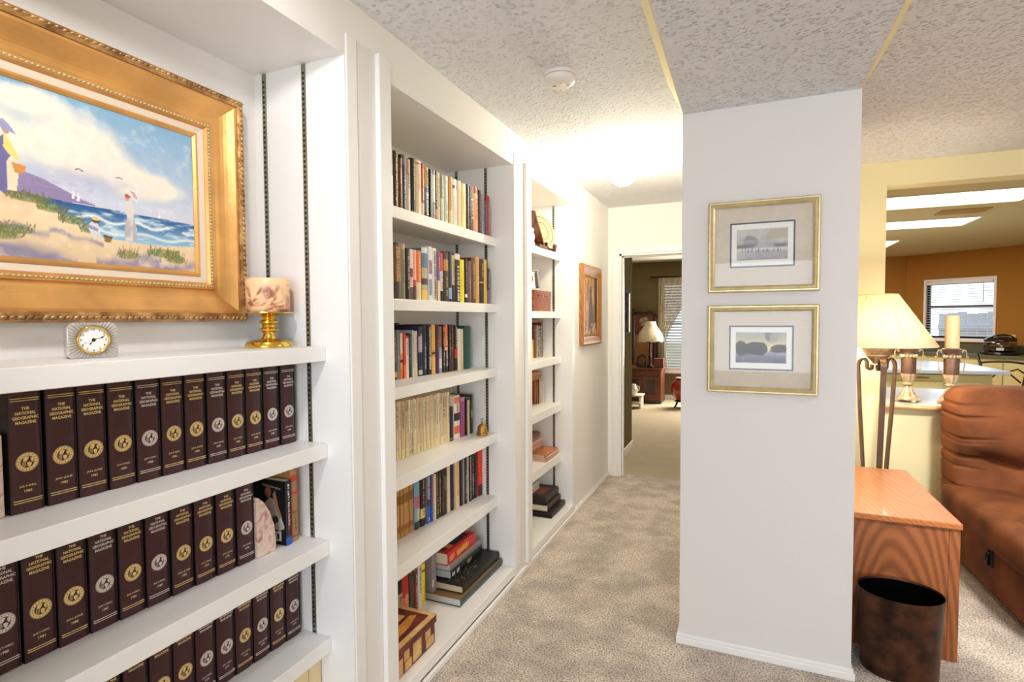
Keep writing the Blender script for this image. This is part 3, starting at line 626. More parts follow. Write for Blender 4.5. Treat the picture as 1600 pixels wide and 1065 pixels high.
# ================================================================ little painter for flat pictures (colours per mesh point)
_rs = np.random.RandomState(5)
def vnoise(U, V, sc, oct=4, seed=0):
    out = 0; amp = 1; tot = 0; rs = np.random.RandomState(seed)
    for o in range(oct):
        g = rs.rand(64, 64); x = (U*sc) % 63; y = (V*sc) % 63; i = x.astype(int); j = y.astype(int); fx = x-i; fy = y-j
        fx = fx*fx*(3-2*fx); fy = fy*fy*(3-2*fy)
        out = out+amp*((g[i,j]*(1-fx)+g[(i+1)%64,j]*fx)*(1-fy)+(g[i,(j+1)%64]*(1-fx)+g[(i+1)%64,(j+1)%64]*fx)*fy); tot += amp; amp *= .5; sc *= 2
    return out/tot
class Pic:
    def __init__(s, u0, u1, v0, v1, nu, nv):
        s.b = (u0,u1,v0,v1); s.nu, s.nv = nu, nv
        s.U, s.V = np.meshgrid(np.linspace(u0,u1,nu), np.linspace(v0,v1,nv)); s.I = np.zeros((nv,nu,3))
    def blend(s, a, c): a = np.clip(a,0,1)[...,None]; s.I = s.I*(1-a)+np.array(c, float)*a if not isinstance(c, np.ndarray) else s.I*(1-a)+c*a
    def grad(s, t, c0, c1): t = np.clip(t,0,1)[...,None]; return np.array(c0)*(1-t)+np.array(c1)*t
    def poly(s, pts, c, soft=0, a=1):
        ins = np.zeros(s.U.shape, bool); n = len(pts)
        for i in range(n):
            (x0,y0),(x1,y1) = pts[i], pts[(i+1)%n]
            k = (y0 > s.V) != (y1 > s.V); ins ^= k & (s.U < (x1-x0)*(s.V-y0)/((y1-y0) or 1e-9)+x0)
        s.blend(ins*a, c)
    def ell(s, u, v, a, b, c, k=1, soft=.25):
        d = np.sqrt(((s.U-u)/a)**2+((s.V-v)/b)**2); s.blend(np.clip((1-d)/soft, 0, 1)*k, c)
    def line(s, p, q, wd, c, k=1):
        d = np.array(q)-np.array(p); L = (d**2).sum(); t = np.clip(((s.U-p[0])*d[0]+(s.V-p[1])*d[1])/L, 0, 1)
        r = np.hypot(s.U-p[0]-t*d[0], s.V-p[1]-t*d[1]); s.blend((r < wd)*k, c)
    def obj(s, name, fn, m, parent=None):
        nu, nv = s.nu, s.nv; I = np.clip(s.I, 0, 255)/255
        L = np.where(I <= .04045, I/12.92, ((I+.055)/1.055)**2.4)
        vs = [fn(float(u), float(v)) for u, v in zip(s.U.ravel(), s.V.ravel())]
        i = np.arange(nu*nv).reshape(nv, nu); q = np.stack([i[:-1,:-1], i[:-1,1:], i[1:,1:], i[1:,:-1]], -1).reshape(-1,4)
        me = bpy.data.meshes.new(name); me.from_pydata(vs, [], q.tolist())
        at = me.color_attributes.new('Col', 'FLOAT_COLOR', 'POINT'); at.data.foreach_set('color', np.concatenate([L.reshape(-1,3), np.ones((nu*nv,1))], 1).ravel())
        me.materials.append(m); return link(name, me, parent)
def sweep(prof, u0, u1, v0, v1, fn):
    """mitred frame: prof = (inset from outer edge, height); fn(u,v,h)"""
    m = MB(); n = len(prof)
    vs = []
    for d, h in prof:
        vs += [fn(u0+d, v0+d, h), fn(u1-d, v0+d, h), fn(u1-d, v1-d, h), fn(u0+d, v1-d, h)]
    fs = [(i*4+k, i*4+(k+1)%4, ((i+1)%n)*4+(k+1)%4, ((i+1)%n)*4+k) for i in range(n) for k in range(4)]
    return m.add(vs, fs)
def beads(u0, u1, v0, v1, d, h, step, r, fn, sc=(1,1)):
    m = MB()
    def put(u, v, a):
        e = MB(); e.ball((0,0,0), r, 6, 4)
        ca, sa = math.cos(a), math.sin(a)
        m.add([fn(u+(p[0]*sc[0])*ca-(p[1]*sc[1])*sa, v+(p[0]*sc[0])*sa+(p[1]*sc[1])*ca, h+p[2]*.7) for p in e.v], e.f)
    L = u1-u0-2*d; n = int(L/step)
    for i in range(n+1):
        for v in (v0+d, v1-d): put(u0+d+L*i/n, v, .6 if i % 2 else .25)
    L = v1-v0-2*d; n = int(L/step)
    for i in range(1, n):
        for u in (u0+d, u1-d): put(u, v0+d+L*i/n, math.pi/2+(.6 if i % 2 else .25))
    return m
# ---------------------------------------------------------------- the seaside painting above the volumes
PY0, PY1, PZ0, PZ1 = .36, 1.292, 1.437, 2.136
pt = thing('framed_painting', 'large seaside painting in a wide gilded frame hanging above the maroon volumes', 'painting', (-.376, 0, 0))
pf = lambda u, v, h: (h, u, v)
sweep([(0,.002),(0,.040),(.006,.052),(.018,.055),(.026,.050),(.026,.002)], PY0, PY1, PZ0, PZ1, pf).build('outer_moulding', GILTD, pt)
b_ = beads(PY0, PY1, PZ0, PZ1, .013, .053, .0155, .0085, pf, (1.25,.62)).build('leaf_relief', GILTD, pt, True); b_['kind'] = 'stuff'
cv = [(.026,.002),(.026,.046),(.034,.047)]+[(.034+.056*t, .047-.030*math.sin(t*math.pi/2)**1.0) for t in (.15,.3,.45,.6,.75,.9,1)]+[(.096,.017),(.096,.002)]
sweep(cv, PY0, PY1, PZ0, PZ1, pf).build('gilded_cove', GILT, pt, False)
sweep([(.096,.002),(.096,.018),(.1,.024),(.112,.024),(.118,.016),(.118,.002)], PY0, PY1, PZ0, PZ1, pf).build('inner_moulding', GILT, pt)
b_ = beads(PY0, PY1, PZ0, PZ1, .107, .0235, .0105, .006, pf, (1.1,.6)).build('rope_relief', PALEGOLD, pt, True); b_['kind'] = 'stuff'
sweep([(.118,.002),(.118,.014),(.137,.009),(.137,.002)], PY0, PY1, PZ0, PZ1, pf).build('linen_liner', LINEN, pt)
sweep([(.137,.002),(.137,.012),(.143,.013),(.150,.008),(.150,.002)], PY0, PY1, PZ0, PZ1, pf).build('fillet', GILT, pt)
P = Pic(PY0+.149, PY1-.149, PZ0+.123+.026, PZ1-.149+.009, 330, 230)
U, V = P.U, P.V; n1 = vnoise(U, V, 9, 5, 1); n2 = vnoise(U, V, 40, 4, 2); n3 = vnoise(U*1.0, V*4, 30, 4, 3)
P.I = P.grad((V-1.73)/.26, (214,216,232), (132,176,208))
cl = np.exp(-(((U-.84)/.15)**2+((V-1.87)/.085)**2))+.8*np.exp(-(((U-1.02)/.14)**2+((V-1.81)/.05)**2))+.7*np.exp(-(((U-.72)/.09)**2+((V-1.955)/.03)**2))+.5*np.exp(-(((U-1.09)/.05)**2+((V-1.9)/.025)**2))+.6*np.exp(-(((U-.6)/.12)**2+((V-1.86)/.07)**2))
P.blend((cl+.75*(n1-.5)-.42)*3.2, (244,236,222)); P.blend((cl-.9+(n1-.5))*1.5*(V < 1.85), (226,218,226))
P.blend(np.exp(-(((U-.86)/.1)**2+((V-1.795)/.018)**2))*.55, (166,172,214)); P.blend((n2-.55)*1.2, (250,246,236))
P.poly([(.5,1.79),(.66,1.785),(.72,1.785),(.76,1.776),(.80,1.76),(.845,1.742),(.878,1.733),(.5,1.72)], (150,136,178)); P.blend((V < 1.79)*(V > 1.735)*(U < .87)*(n3-.5)*1.2, (176,160,196))
zs = np.interp(U, [.5,.675,.746,.78,.81,.845,.881,.96,1.05,1.133], [1.80,1.738,1.722,1.704,1.69,1.67,1.655,1.652,1.652,1.66])
sea = (V < 1.731-.004*(U-.8)/.3)*(V > zs)
P.blend(sea*1.0, P.grad((V-1.655)/.075, (150,196,222), (44,92,150)))
P.blend(sea*np.clip((n3-.5)*4, 0, 1), (206,226,236)); P.blend(sea*np.exp(-((V-1.700-.006*np.sin(U*60))/.004)**2)*(n2 > .4), (246,246,244)); P.blend(sea*np.exp(-((V-1.672-.005*np.sin(U*45+1))/.004)**2)*.9, (240,242,240))
land = V <= zs
P.blend(land*1.0, P.grad((V-1.56)/.14, (226,196,160), (246,224,184))); P.blend(land*np.clip((n1-.5)*3, 0, .6), (226,180,150))
sh = np.interp(U, [.5,.70,.76,.84,.92,.98,1.06,1.135], [1.63,1.62,1.605,1.585,1.60,1.612,1.605,1.58])
P.blend(land*np.clip((sh-V)/.012, 0, 1)*(.45+.6*(n3-.3)), (150,142,170)); P.blend(land*np.clip((n3-.62)*6, 0, .8)*(V < 1.6), (236,214,180))
for u0_, v0_, u1_, v1_, w_ in ((.68,1.612,.80,1.588,.012),(.90,1.590,1.01,1.612,.012),(1.05,1.588,1.14,1.602,.011),(.66,1.662,.74,1.648,.008),(.80,1.655,.86,1.64,.006)):
    d_ = (V-(v0_+(v1_-v0_)*np.clip((U-u0_)/(u1_-u0_),0,1)+.004*np.sin(U*90))); P.blend(land*np.exp(-(d_/w_)**2)*(U > u0_-.03)*(U < u1_+.03)*np.clip(.35+1.6*(n2-.3),0,.85), (140,134,168))
P.blend(land*np.clip((n2-.58)*4,0,.5), (250,226,196)); P.blend(land*np.exp(-(((U-.72)/.06)**2+((V-1.60)/.02)**2))*.5, (120,120,156))
def grass(u, v, r, k, col, hgt=.03):
    for _ in range(k):
        a = u+r*(R.random()*2-1); b = v+.012*(R.random()-.5); P.line((a, b), (a+R.uniform(-.012,.012), b+hgt*R.uniform(.3,1)), .0009, (col[0]+R.randint(-25,25), col[1]+R.randint(-25,25), col[2]+R.randint(-15,15)), .85)
for u, v, r, k in ((.73,1.722,.045,60),(.775,1.706,.03,40),(.82,1.685,.03,36),(.855,1.668,.02,22),(.7,1.645,.04,40),(.66,1.63,.06,40)): P.ell(u, v+.004, r, .012, (110,124,70), .6); grass(u, v, r, k, (116,120,72), .02)
for u, v, r, k in ((1.05,1.625,.05,70),(1.085,1.612,.03,40),(.95,1.612,.03,26)): P.ell(u, v+.006, r, .014, (124,130,72), .55); grass(u, v, r, k, (126,128,76), .026)
# figures: woman with parasol, child, baskets, woman at the left
P.poly([(.943,1.655),(.975,1.654),(.974,1.69),(.966,1.725),(.968,1.75),(.958,1.762),(.948,1.756),(.946,1.735),(.95,1.715),(.944,1.69)], (226,220,214)); P.poly([(.962,1.656),(.975,1.654),(.973,1.69),(.966,1.72)], (186,186,194)); P.blend((np.abs(U-.957) < .016)*(V < 1.72)*(V > 1.655)*np.clip((n2-.5)*3, 0, .6), (170,168,176))
P.ell(.951, 1.768, .006, .008, (222,160,130)); P.ell(.953, 1.774, .009, .006, (190,90,70)); P.poly([(.942,1.79),(.955,1.797),(.972,1.789),(.982,1.772),(.978,1.756),(.968,1.768),(.955,1.778)], (240,230,220)); P.poly([(.958,1.79),(.972,1.786),(.98,1.768),(.970,1.772)], (196,176,178))
P.poly([(.86,1.663),(.866,1.648),(.872,1.648),(.874,1.664),(.88,1.648),(.884,1.65),(.882,1.672),(.876,1.69),(.862,1.692),(.852,1.678)], (226,222,226)); P.poly([(.852,1.676),(.876,1.668),(.878,1.676),(.856,1.684)], (150,156,196)); P.ell(.872, 1.697, .011, .0085, (90,66,44)); P.ell(.873, 1.7, .012, .005, (226,206,150))
P.poly([(.888,1.662),(.912,1.66),(.906,1.644),(.893,1.645)], (150,118,74)); P.poly([(.888,1.662),(.912,1.66),(.911,1.656),(.889,1.658)], (96,66,36))
P.poly([(.655,1.736),(.67,1.80),(.68,1.845),(.69,1.86),(.702,1.83),(.706,1.79),(.7,1.75),(.69,1.728)], (118,112,168)); P.poly([(.692,1.735),(.71,1.735),(.716,1.79),(.704,1.82),(.694,1.80)], (236,226,196)); P.poly([(.69,1.86),(.704,1.842),(.716,1.81),(.72,1.80),(.708,1.81),(.698,1.815),(.688,1.83)], (240,220,130)); P.ell(.694, 1.868, .008, .01, (206,150,120)); P.poly([(.676,1.885),(.69,1.892),(.705,1.876),(.713,1.862),(.7,1.866),(.686,1.868)], (160,160,200)); P.poly([(.702,1.80),(.73,1.796),(.724,1.778),(.708,1.776)], (216,150,80))
for (a, b) in ((.823,1.748),(.834,1.745)): P.poly([(a-.004,b-.008),(a+.004,b-.008),(a+.001,b+.016)], (250,246,244))
P.poly([(1.034,1.729),(1.041,1.729),(1.037,1.744)], (250,246,244))
for a, b in ((.838,1.814),(.933,1.815)): P.line((a-.008,b),(a,b+.003),.0012,(70,66,70)); P.line((a,b+.003),(a+.008,b),.0012,(70,66,70))
P.obj('canvas', lambda u, v: (.006, u, v), FLAT, pt)

# ---------------------------------------------------------------- crystal clock
ck = thing('crystal_clock', 'small cut crystal clock with a round white dial on the shelf below the painting', 'clock', (-.235, .779, 1.3553), math.radians(-14))
o8 = [(-.042,0),(.042,0),(.049,.008),(.049,.07),(.040,.081),(-.040,.081),(-.049,.07),(-.049,.008)]
CRY = mat('cut_crystal', (226,220,214), .08, bump=.4, bscale=40, spec=.9, coat=.6); CRY.node_tree.nodes['Principled BSDF'].inputs['Transmission Weight'].default_value = .35
MB().prism(o8, lambda u, v, t: (t, u, v), -.022, .006).build('crystal_body', CRY, ck, bevel=.003)
fm = MB(); cz = .042
for k in range(44):     # radiating cut facets
    a = 2*math.pi*k/44; r0 = .034; r1 = min(.046/max(abs(math.cos(a)),1e-3), .039/max(abs(math.sin(a)),1e-3), .054); d = .0026
    ca, sa = math.cos(a), math.sin(a)
    fm.add([(.006, r0*ca-d*.7*sa, cz+r0*sa+d*.7*ca), (.006, r1*ca-d*sa, cz+r1*sa+d*ca), (.006, r1*ca+d*sa, cz+r1*sa-d*ca), (.006, r0*ca+d*.7*sa, cz+r0*sa-d*.7*ca), (.0105, r0*ca, cz+r0*sa), (.0085, r1*ca, cz+r1*sa)], [(0,1,5,4),(4,5,2,3),(1,2,5),(0,4,3)])
fm.build('cut_facets', CRY, ck)
def ringm(r0, r1, x0, x1, n=40):
    m = MB(); m.add([(x, r*math.cos(2*math.pi*k/n), cz+r*math.sin(2*math.pi*k/n)) for r, x in ((r0,x0),(r0,x1),((r0+r1)/2,x1+.002),(r1,x1),(r1,x0)) for k in range(n)], [(i*n+k, i*n+(k+1)%n, (i+1)*n+(k+1)%n, (i+1)*n+k) for i in range(4) for k in range(n)]); return m
ringm(.0285, .0325, .004, .011).build('brass_bezel', BRASS, ck, True)
dl = MB(); dl.add([(.0075, .029*math.cos(2*math.pi*k/40), cz+.029*math.sin(2*math.pi*k/40)) for k in range(40)], [tuple(range(40))]); dial = dl.build('dial', PAPER, ck)
m = MB()
for k in range(1, 13):
    a = math.radians(90-30*k); letter(m, str(k), (lambda cy, cq: lambda u, v: (.0079, cy+u, cq+v))(.0238*math.cos(a), cz+.0238*math.sin(a)), None, .0052, .01)
m.build('numerals', ink((40,34,40)), dial)
m = MB()
def hand(deg, L, wd, x):
    a = math.radians(90-deg); c, s = math.cos(a), math.sin(a)
    pts = [(-.004,-wd*.4),(L*.6,-wd*.3),(L*.75,-wd),(L,0),(L*.75,wd),(L*.6,wd*.3),(-.004,wd*.4)]
    m.add([(x, p*c-q*s, cz+p*s+q*c) for p, q in pts], [tuple(range(7))])
hand(71, .023, .0016, .0084); hand(215, .014, .0018, .0086); hand(247, .022, .0004, .0088); m.add([(.009, .004*math.cos(2*math.pi*k/12), cz+.004*math.sin(2*math.pi*k/12)) for k in range(12)], [tuple(range(12))])
m.build('hands', ink((20,18,20)), dial)
# ---------------------------------------------------------------- candle on brass stand
t = thing('brass_candle_stand', 'polished brass candle stand on the top shelf beside the painting', 'candle stand', (-.245, 1.297, 1.3553))
MB().lathe([(.001,0),(.071,0),(.072,.006),(.066,.017),(.05,.023),(.024,.027),(.019,.034),(.017,.046),(.029,.052),(.031,.057),(.02,.063),(.0185,.07),(.029,.077),(.029,.081),(.018,.088),(.02,.094),(.03,.101),(.05,.106),(.074,.108),(.074,.111),(.001,.111)], n=32).build('turned_stem', BRASS, t, auto=True)
t = thing('pillar_candle', 'swirled peach and brown pillar candle on the brass stand', 'candle', (-.245, 1.297, 1.4665))
MWAX, nt, b = nodes('marbled_wax'); L = nt.links.new; tc = N(nt, 'ShaderNodeTexCoord'); nz = N(nt, 'ShaderNodeTexNoise', Scale=13.0, Detail=3.0, Distortion=2.5); L(tc.outputs['Object'], nz.inputs['Vector'])
r = N(nt, 'ShaderNodeValToRGB'); e = r.color_ramp.elements; e[0].position = .38; e[0].color = (*lin((150,98,84)), 1); e[1].position = .58; e[1].color = (*lin((246,206,158)), 1); x = e.new(.48); x.color = (*lin((226,164,124)), 1)
sp = N(nt, 'ShaderNodeSeparateXYZ'); L(tc.outputs['Object'], sp.inputs[0]); mr = N(nt, 'ShaderNodeMapRange'); mr.inputs[1].default_value = .07; mr.inputs[2].default_value = .09; L(sp.outputs[2], mr.inputs[0]); mxr = N(nt, 'ShaderNodeMix', data_type='RGBA'); L(nz.outputs['Fac'], r.inputs[0]); L(mr.outputs[0], mxr.inputs[0]); L(r.outputs[0], mxr.inputs[6]); mxr.inputs[7].default_value = (*lin((248,208,160)), 1); L(mxr.outputs[2], b.inputs['Base Color']); b.inputs['Roughness'].default_value = .4
MB().lathe([(.001,0),(.064,0),(.0655,.002),(.0655,.1),(.062,.105),(.05,.104),(.02,.097),(.001,.096)], n=36).build('wax_body', MWAX, t, auto=True)
MB().tube([(0,0,.095),(.001,0,.104),(.003,.001,.108)], .0014, 6).build('wick', DARK, t)
# ---------------------------------------------------------------- marble bookends
def marble(name, a, b_, c, s=14):
    m, nt, b = nodes(name); L = nt.links.new; tc = N(nt, 'ShaderNodeTexCoord'); n = N(nt, 'ShaderNodeTexNoise', Scale=float(s), Detail=6.0, Distortion=1.4); L(tc.outputs['Object'], n.inputs['Vector'])
    r = N(nt, 'ShaderNodeValToRGB'); e = r.color_ramp.elements; e[0].position = .36; e[0].color = (*lin(a), 1); e[1].position = .62; e[1].color = (*lin(c), 1); x = e.new(.48); x.color = (*lin(b_), 1)
    L(n.outputs['Fac'], r.inputs[0]); L(r.outputs[0], b.inputs['Base Color']); b.inputs['Roughness'].default_value = .25; b.inputs['Coat Weight'].default_value = .4; return m
ONYX = marble('pink_marble', (190,120,104), (232,208,196), (206,170,146))
prof = [(0,0),(.07,0),(.072,.03),(.066,.08),(.05,.125),(.028,.16),(.008,.178),(0,.18)]
def bookend(label, x, y, z, h, flip):
    bo = MB().prism([(q*flip, v*h) for q, v in prof], lambda u, v, t: (t, u, v), -.05, .02).build('marble_bookend', ONYX, bevel=.004, auto=False); bo.location = (x, y, z); tag(bo, label, 'bookend', 'pink marble bookends'); return bo
bookend('pink marble bookend at the right end of the middle maroon row', -.215, 1.19, .7204, 1.03, 1)
bookend('pink and white marble bookend at the left end of the top maroon row', -.255, .606, 1.0404, .95, -1)
# paperback with a photographic cover and a wooden-looking book, right of the bookend
cb = book(1.293, 1.318, .207, -.186, .7204, .14, (26,24,30), [bd(0,.12,(40,90,180)),bd(.12,.16,(90,40,50)),mk(W_,.3,.95),mk((220,60,60),.2,.6)], 'black sports book with a seated man on its cover beside the bookend', 'books at the end of the middle maroon row', False)
Q = Pic(-.138, -.004, .002, .205, 60, 90); Q.I[:] = (22,22,24); nn = vnoise(Q.U, Q.V, 30, 4, 9); Q.blend((nn-.6)*1.5, (60,54,50))
Q.poly([(-.1,.12),(-.07,.15),(-.05,.145),(-.02,.09),(-.012,.07),(-.03,.062),(-.06,.07),(-.09,.09)], (206,202,196)); Q.ell(-.075,.165,.016,.02,(176,122,92)); Q.poly([(-.055,.16),(-.045,.175),(-.03,.12),(-.018,.09),(-.03,.085)], (190,140,108)); Q.poly([(-.07,.06),(-.01,.07),(-.006,.055),(-.03,.045),(-.07,.05)], (190,184,172)); Q.ell(-.045,.08,.016,.014,(70,66,70)); Q.poly([(-.1,.185),(-.02,.178),(-.02,.183),(-.1,.192)], (150,120,90)); Q.poly([(-.06,.04),(-.02,.045),(-.02,.012),(-.06,.01)], (214,212,208)); Q.poly([(-.04,.035),(-.03,.035),(-.03,.016),(-.04,.016)], (40,40,44))
Q.obj('printed_cover', lambda u, v: (u, -.0125-.0002, v), PRINT, cb)
wb = book(1.322, 1.352, .235, -.19, .7204, .15, (176,128,84), [bd(.06,.09,(130,90,56)),bd(.40,.43,(140,98,62)),bd(.84,.93,(206,66,44)),bd(.66,.70,(206,66,50)),mk((120,80,50),.1,.4)], 'tan wood-grain book with red labels at the shelf end', 'books at the end of the middle maroon row', True)
for y0, l in ((1.325, 'right one of two cream file boxes on the lowest visible shelf'), (1.268, 'left one of two cream file boxes on the lowest visible shelf')):
    fb = MB().box(-.13, 0, 0, .054, 0, .255).box(0, .0012, .003, .051, .003, .252).build('file_box', mat('cream_card', (226,206,164), .7), bevel=.002); fb.location = (-.135, y0, .0803); tag(fb, l, 'box', 'cream file boxes')

# ---------------------------------------------------------------- books lying flat
def flat_book(x0, x1, y0, y1, z0, z1, col, label, group, top=None, spec=(), hard=True, page=None):
    t = .003 if hard else .0012; c = lin(col); m = MB(); h = z1-z0
    m.box(x0, x1-.002, y0, y1, z0, z0+t, c); m.box(x0, x1-.002, y0, y1, z1-t, z1, lin(top) if top else c)
    n = 6; pr = [(x1-.004+.006*math.sin(math.pi*i/n), z0+h*i/n) for i in range(n+1)]
    m.add([(p[0], y, p[1]) for y in (y0, y1) for p in pr], [(i, i+1, n+2+i, n+1+i) for i in range(n)], c)
    o = m.build('book', BOOK); tag(o, label, 'book', group); lip = .004 if hard else .0005
    MB().box(x0+lip, x1-.004, y0+lip, y1-lip, z0+t+.0002, z1-t-.0002).build('page_block', page or PAGE, o)
    for s in spec:
        if s[0] == 'marks':
            mm = MB(); q = y0+(y1-y0)*s[2]
            while q < y0+(y1-y0)*s[3]:
                g = R.uniform(.004,.012); zc = (z0+z1)/2; k = h*.28
                if R.random() < .85: mm.add([(x1+.0026, q, zc-k), (x1+.0026, q+g*.7, zc-k*R.choice((1,.3))), (x1+.0026, q+g*.7, zc+k), (x1+.0026, q, zc+k*R.choice((1,.2)))], [(0,1,2,3)])
                q += g
            mm.build('title_lettering', ink(s[1]), o)
        if s[0] == 'top':
            MB().box(x0+(x1-x0)*s[2], x0+(x1-x0)*s[3], y0+(y1-y0)*s[4], y0+(y1-y0)*s[5], z1-.0002, z1+.0005).build('cover_panel', ink(s[1]), o)
        if s[0] == 'specks':
            mm = MB()
            for _ in range(130):
                u = x0+(x1-x0)*min(.95, max(.05, R.gauss(.62,.14))); v = y0+(y1-y0)*min(.95, max(.05, R.gauss(.36,.16))); q = R.uniform(.0008,.0032)
                mm.add([(u+q*math.cos(a+.5*R.random()), v+1.6*q*math.sin(a), z1+.0004) for a in (0,1.3,2.6,3.8,5)], [(0,1,2,3,4)])
            mm.build('cover_print', ink(s[1]), o)
    return o
G2 = 'books lying in the stack on the bottom shelf of the middle bookcase'; GP = mat('grey_pages', (206,208,206), .8, bump=.4, bscale=8, stretch=(1,1,60), dist=.002)
flat_book(-.385, -.072, 2.226, 2.712, .0803, .119, (62,72,76), 'large slate-backed atlas with brown cover at the bottom of the stack', G2, (128,98,58), page=GP)
flat_book(-.385, -.085, 2.272, 2.70, .1205, .157, (26,24,22), 'large black book with white speckled cover, second from the stack bottom', G2, spec=(('specks',(226,222,214)),), page=mat('cream_pages', (222,206,176), .8))
flat_book(-.37, -.17, 2.31, 2.655, .1585, .201, (24,24,26), 'black book with white spine lettering below the grey one in the stack', G2, spec=(('marks',(236,234,230),.03,.22),('marks',(220,200,110),.5,.62)), page=GP)
flat_book(-.37, -.168, 2.298, 2.64, .2025, .240, (140,132,128), 'grey book under the red one in the stack', G2, page=GP)
flat_book(-.37, -.167, 2.275, 2.57, .2415, .302, (206,40,36), 'thick red book with dark cover panel topping the stack', G2, spec=(('marks',(248,196,90),.3,.72),('marks',(240,150,120),.05,.22),('top',(34,30,40),.35,.9,.36,.9),('top',(34,30,40),.45,.85,.06,.2),('top',(200,150,70),.4,.88,.22,.33)))
gv = book(2.227, 2.268, .178, -.221, .1205, .15, (142,134,140), [bd(.14,.34,(206,190,170)),mk((120,80,60),.15,.32),bd(.55,.58,(110,104,110))], 'thick grey volume with paper label standing on the atlas', 'upright books on the bottom shelf of the middle bookcase', True)
# speckless pale picture frame at the back of the fourth shelf
t = thing('leaning_picture_frame', 'pale green empty-looking frame leaning at the back of the fourth shelf', 'frame', (-.385, 2.52, .8163))
PGF = mat('pale_sage_paint', (214,220,200), .6)
sweep([(0,0),(0,.012),(.006,.015),(.022,.013),(.028,.006),(.028,0)], -.185, .19, 0, .27, lambda u, v, h: (h, u, v)).build('frame_rails', PGF, t)
MB().box(0, .004, -.16, .165, .026, .245).build('backing_panel', PGF, t)
# brass bell
t = thing('brass_hand_bell', 'small engraved brass bell with ring handle at the right end of the fourth shelf', 'bell', (-.148, 2.627, .8163))
MB().lathe([(.030,0),(.0325,.002),(.0305,.008),(.027,.02),(.026,.034),(.024,.046),(.017,.056),(.007,.062),(.005,.067),(.001,.068)], n=24).lathe([(.0315,.012),(.0315,.0145),(.028,.016)], n=24).build('bell_body', OBRASS, t, auto=True)
MB().tube([(0,.011*math.sin(2*math.pi*k/18),.079-.011*math.cos(2*math.pi*k/18)) for k in range(19)], .0018, 6).build('ring_handle', mat('dark_brass', (110,84,48), .4, .8), t, True)
# map-covered keepsake box
t = thing('keepsake_box', 'wooden keepsake box covered with old letters at the front of the bottom shelf', 'box', (-.15, 1.79, .0803))
RW = mat('red_brown_lacquer', (122,48,28), .45, c2=(84,28,18), vscale=14); PT = mat('aged_parchment', (222,182,122), .7, c2=(196,148,90), vscale=18); OR_ = mat('amber_parchment', (214,146,62), .6, c2=(186,112,40), vscale=10)
MB().box(-.112, .112, -.15, .15, 0, .088).build('box_body', RW, t, bevel=.002)
ld = MB().box(-.118, .118, -.156, .156, .088, .12).build('lid', RW, t, bevel=.0025)
MB().box(.094, .1185, -.156, .156, .1195, .1215).box(-.1185, -.094, -.156, .156, .1195, .1215).box(-.094, .094, .134, .156, .1195, .1215).box(-.094, .094, -.156, -.134, .1195, .1215).build('tan_border', PT, ld)
MB().box(-.09, .005, -.11, .09, .1198, .1216).build('letter_sheet', PT, ld)
MB().add([(.03,-.13,.1213),(.075,-.13,.1213),(.07,.02,.1213),(.045,.115,.1213),(.02,.10,.1213),(.025,0,.1213)], [(0,1,2,3,4,5)]).build('amber_strip', OR_, ld)
m = MB()
for k in range(9): m.box(-.08, -.005-R.random()*.03, -.1+k*.02, -.097+k*.02, .1214, .1218)
m.build('faded_handwriting', ink((120,80,50)), ld)
for (a, b_, z0, z1) in ((-.145,-.085,.004,.07),(-.075,-.04,.046,.084),(-.07,-.025,.006,.042),(-.015,.045,.01,.084),(.075,.115,.048,.082),(.082,.14,.008,.044)): MB().box(.1118, .1132, a, b_, z0, z1).build('letter_panel', PT, t)
for a, b_ in ((-.1,-.02),(0,.09)): MB().box(a, b_, -.1515, -.1498, .012, .08).build('letter_panel', PT, t)
# ================================================================ narrow bookcase contents
NB = 'of the narrow bookcase'
DWOOD = wood('dark_walnut', (66,32,16), (112,62,34), (8,8,2), .4)
t = thing('plate_easel', 'brown wooden easel holding the cream plate on the narrow bookcase', 'easel', (-.14, 3.60, 1.9093), math.radians(-18))
for s in (-1, 1):
    m = MB(); m.prism([(-.10,0),(.055,0),(.062,.045),(.045,.05),(.038,.02),(-.005,.03),(-.055,.17),(-.07,.17),(-.045,.02),(-.10,.012)], lambda u, v, t_: (u, t_, v), s*.062-.006, s*.062+.006); m.build('easel_side', DWOOD, t, bevel=.002)
MB().box(-.03,-.018,-.062,.062,.012,.026).box(-.06,-.05,-.062,.062,.1,.115).build('easel_rail', DWOOD, t)
t = thing('decorative_plate', 'round cream plate with brown concentric bands on a wooden easel', 'plate', (-.128, 3.605, 1.9355), math.radians(-18))
CER = mat('cream_ceramic', (196,166,122), .5, var=.06, vscale=20, coat=.4); CERB = mat('brown_glaze', (92,56,28), .5, c2=(126,84,46), vscale=60)
def tilt(me_o, ang): me_o.rotation_euler = (0, ang, 0)
def plate_part(name, prof, m, nn=40):
    q = MB().lathe(prof, n=nn, cap=False); q.v = [(z, x, y+.124) for x, y, z in q.v]; o = q.build(name, m, t, auto=True); tilt(o, math.radians(-18)); return o
plate_part('plate_body', [(.001,0),(.06,0),(.075,.006),(.118,.014),(.124,.017),(.123,.020),(.115,.018),(.078,.011),(.07,.006),(.001,.005)], CER)
plate_part('inner_band', [(.060,.0055),(.0655,.0060),(.066,.0085),(.060,.0072),(.060,.0055)], CERB); plate_part('outer_band', [(.098,.0125),(.105,.0145),(.105,.0165),(.098,.0148),(.098,.0125)], CERB)
q = MB()
for k in range(16):
    a = 2*math.pi*k/16
    for r_, s_ in ((.045,.0032),(.026,.0036)): q.ball((r_*math.cos(a), r_*math.sin(a), .0055), s_, 6, 4, (1,1,.25))
q.v = [(z, x, y+.124) for x, y, z in q.v]; o = q.build('relief_pattern', CERB, t); tilt(o, math.radians(-18))
t = thing('display_stand', 'leaning dark wooden stand at the left of the cream plate', 'stand', (-.13, 3.40, 1.9093))
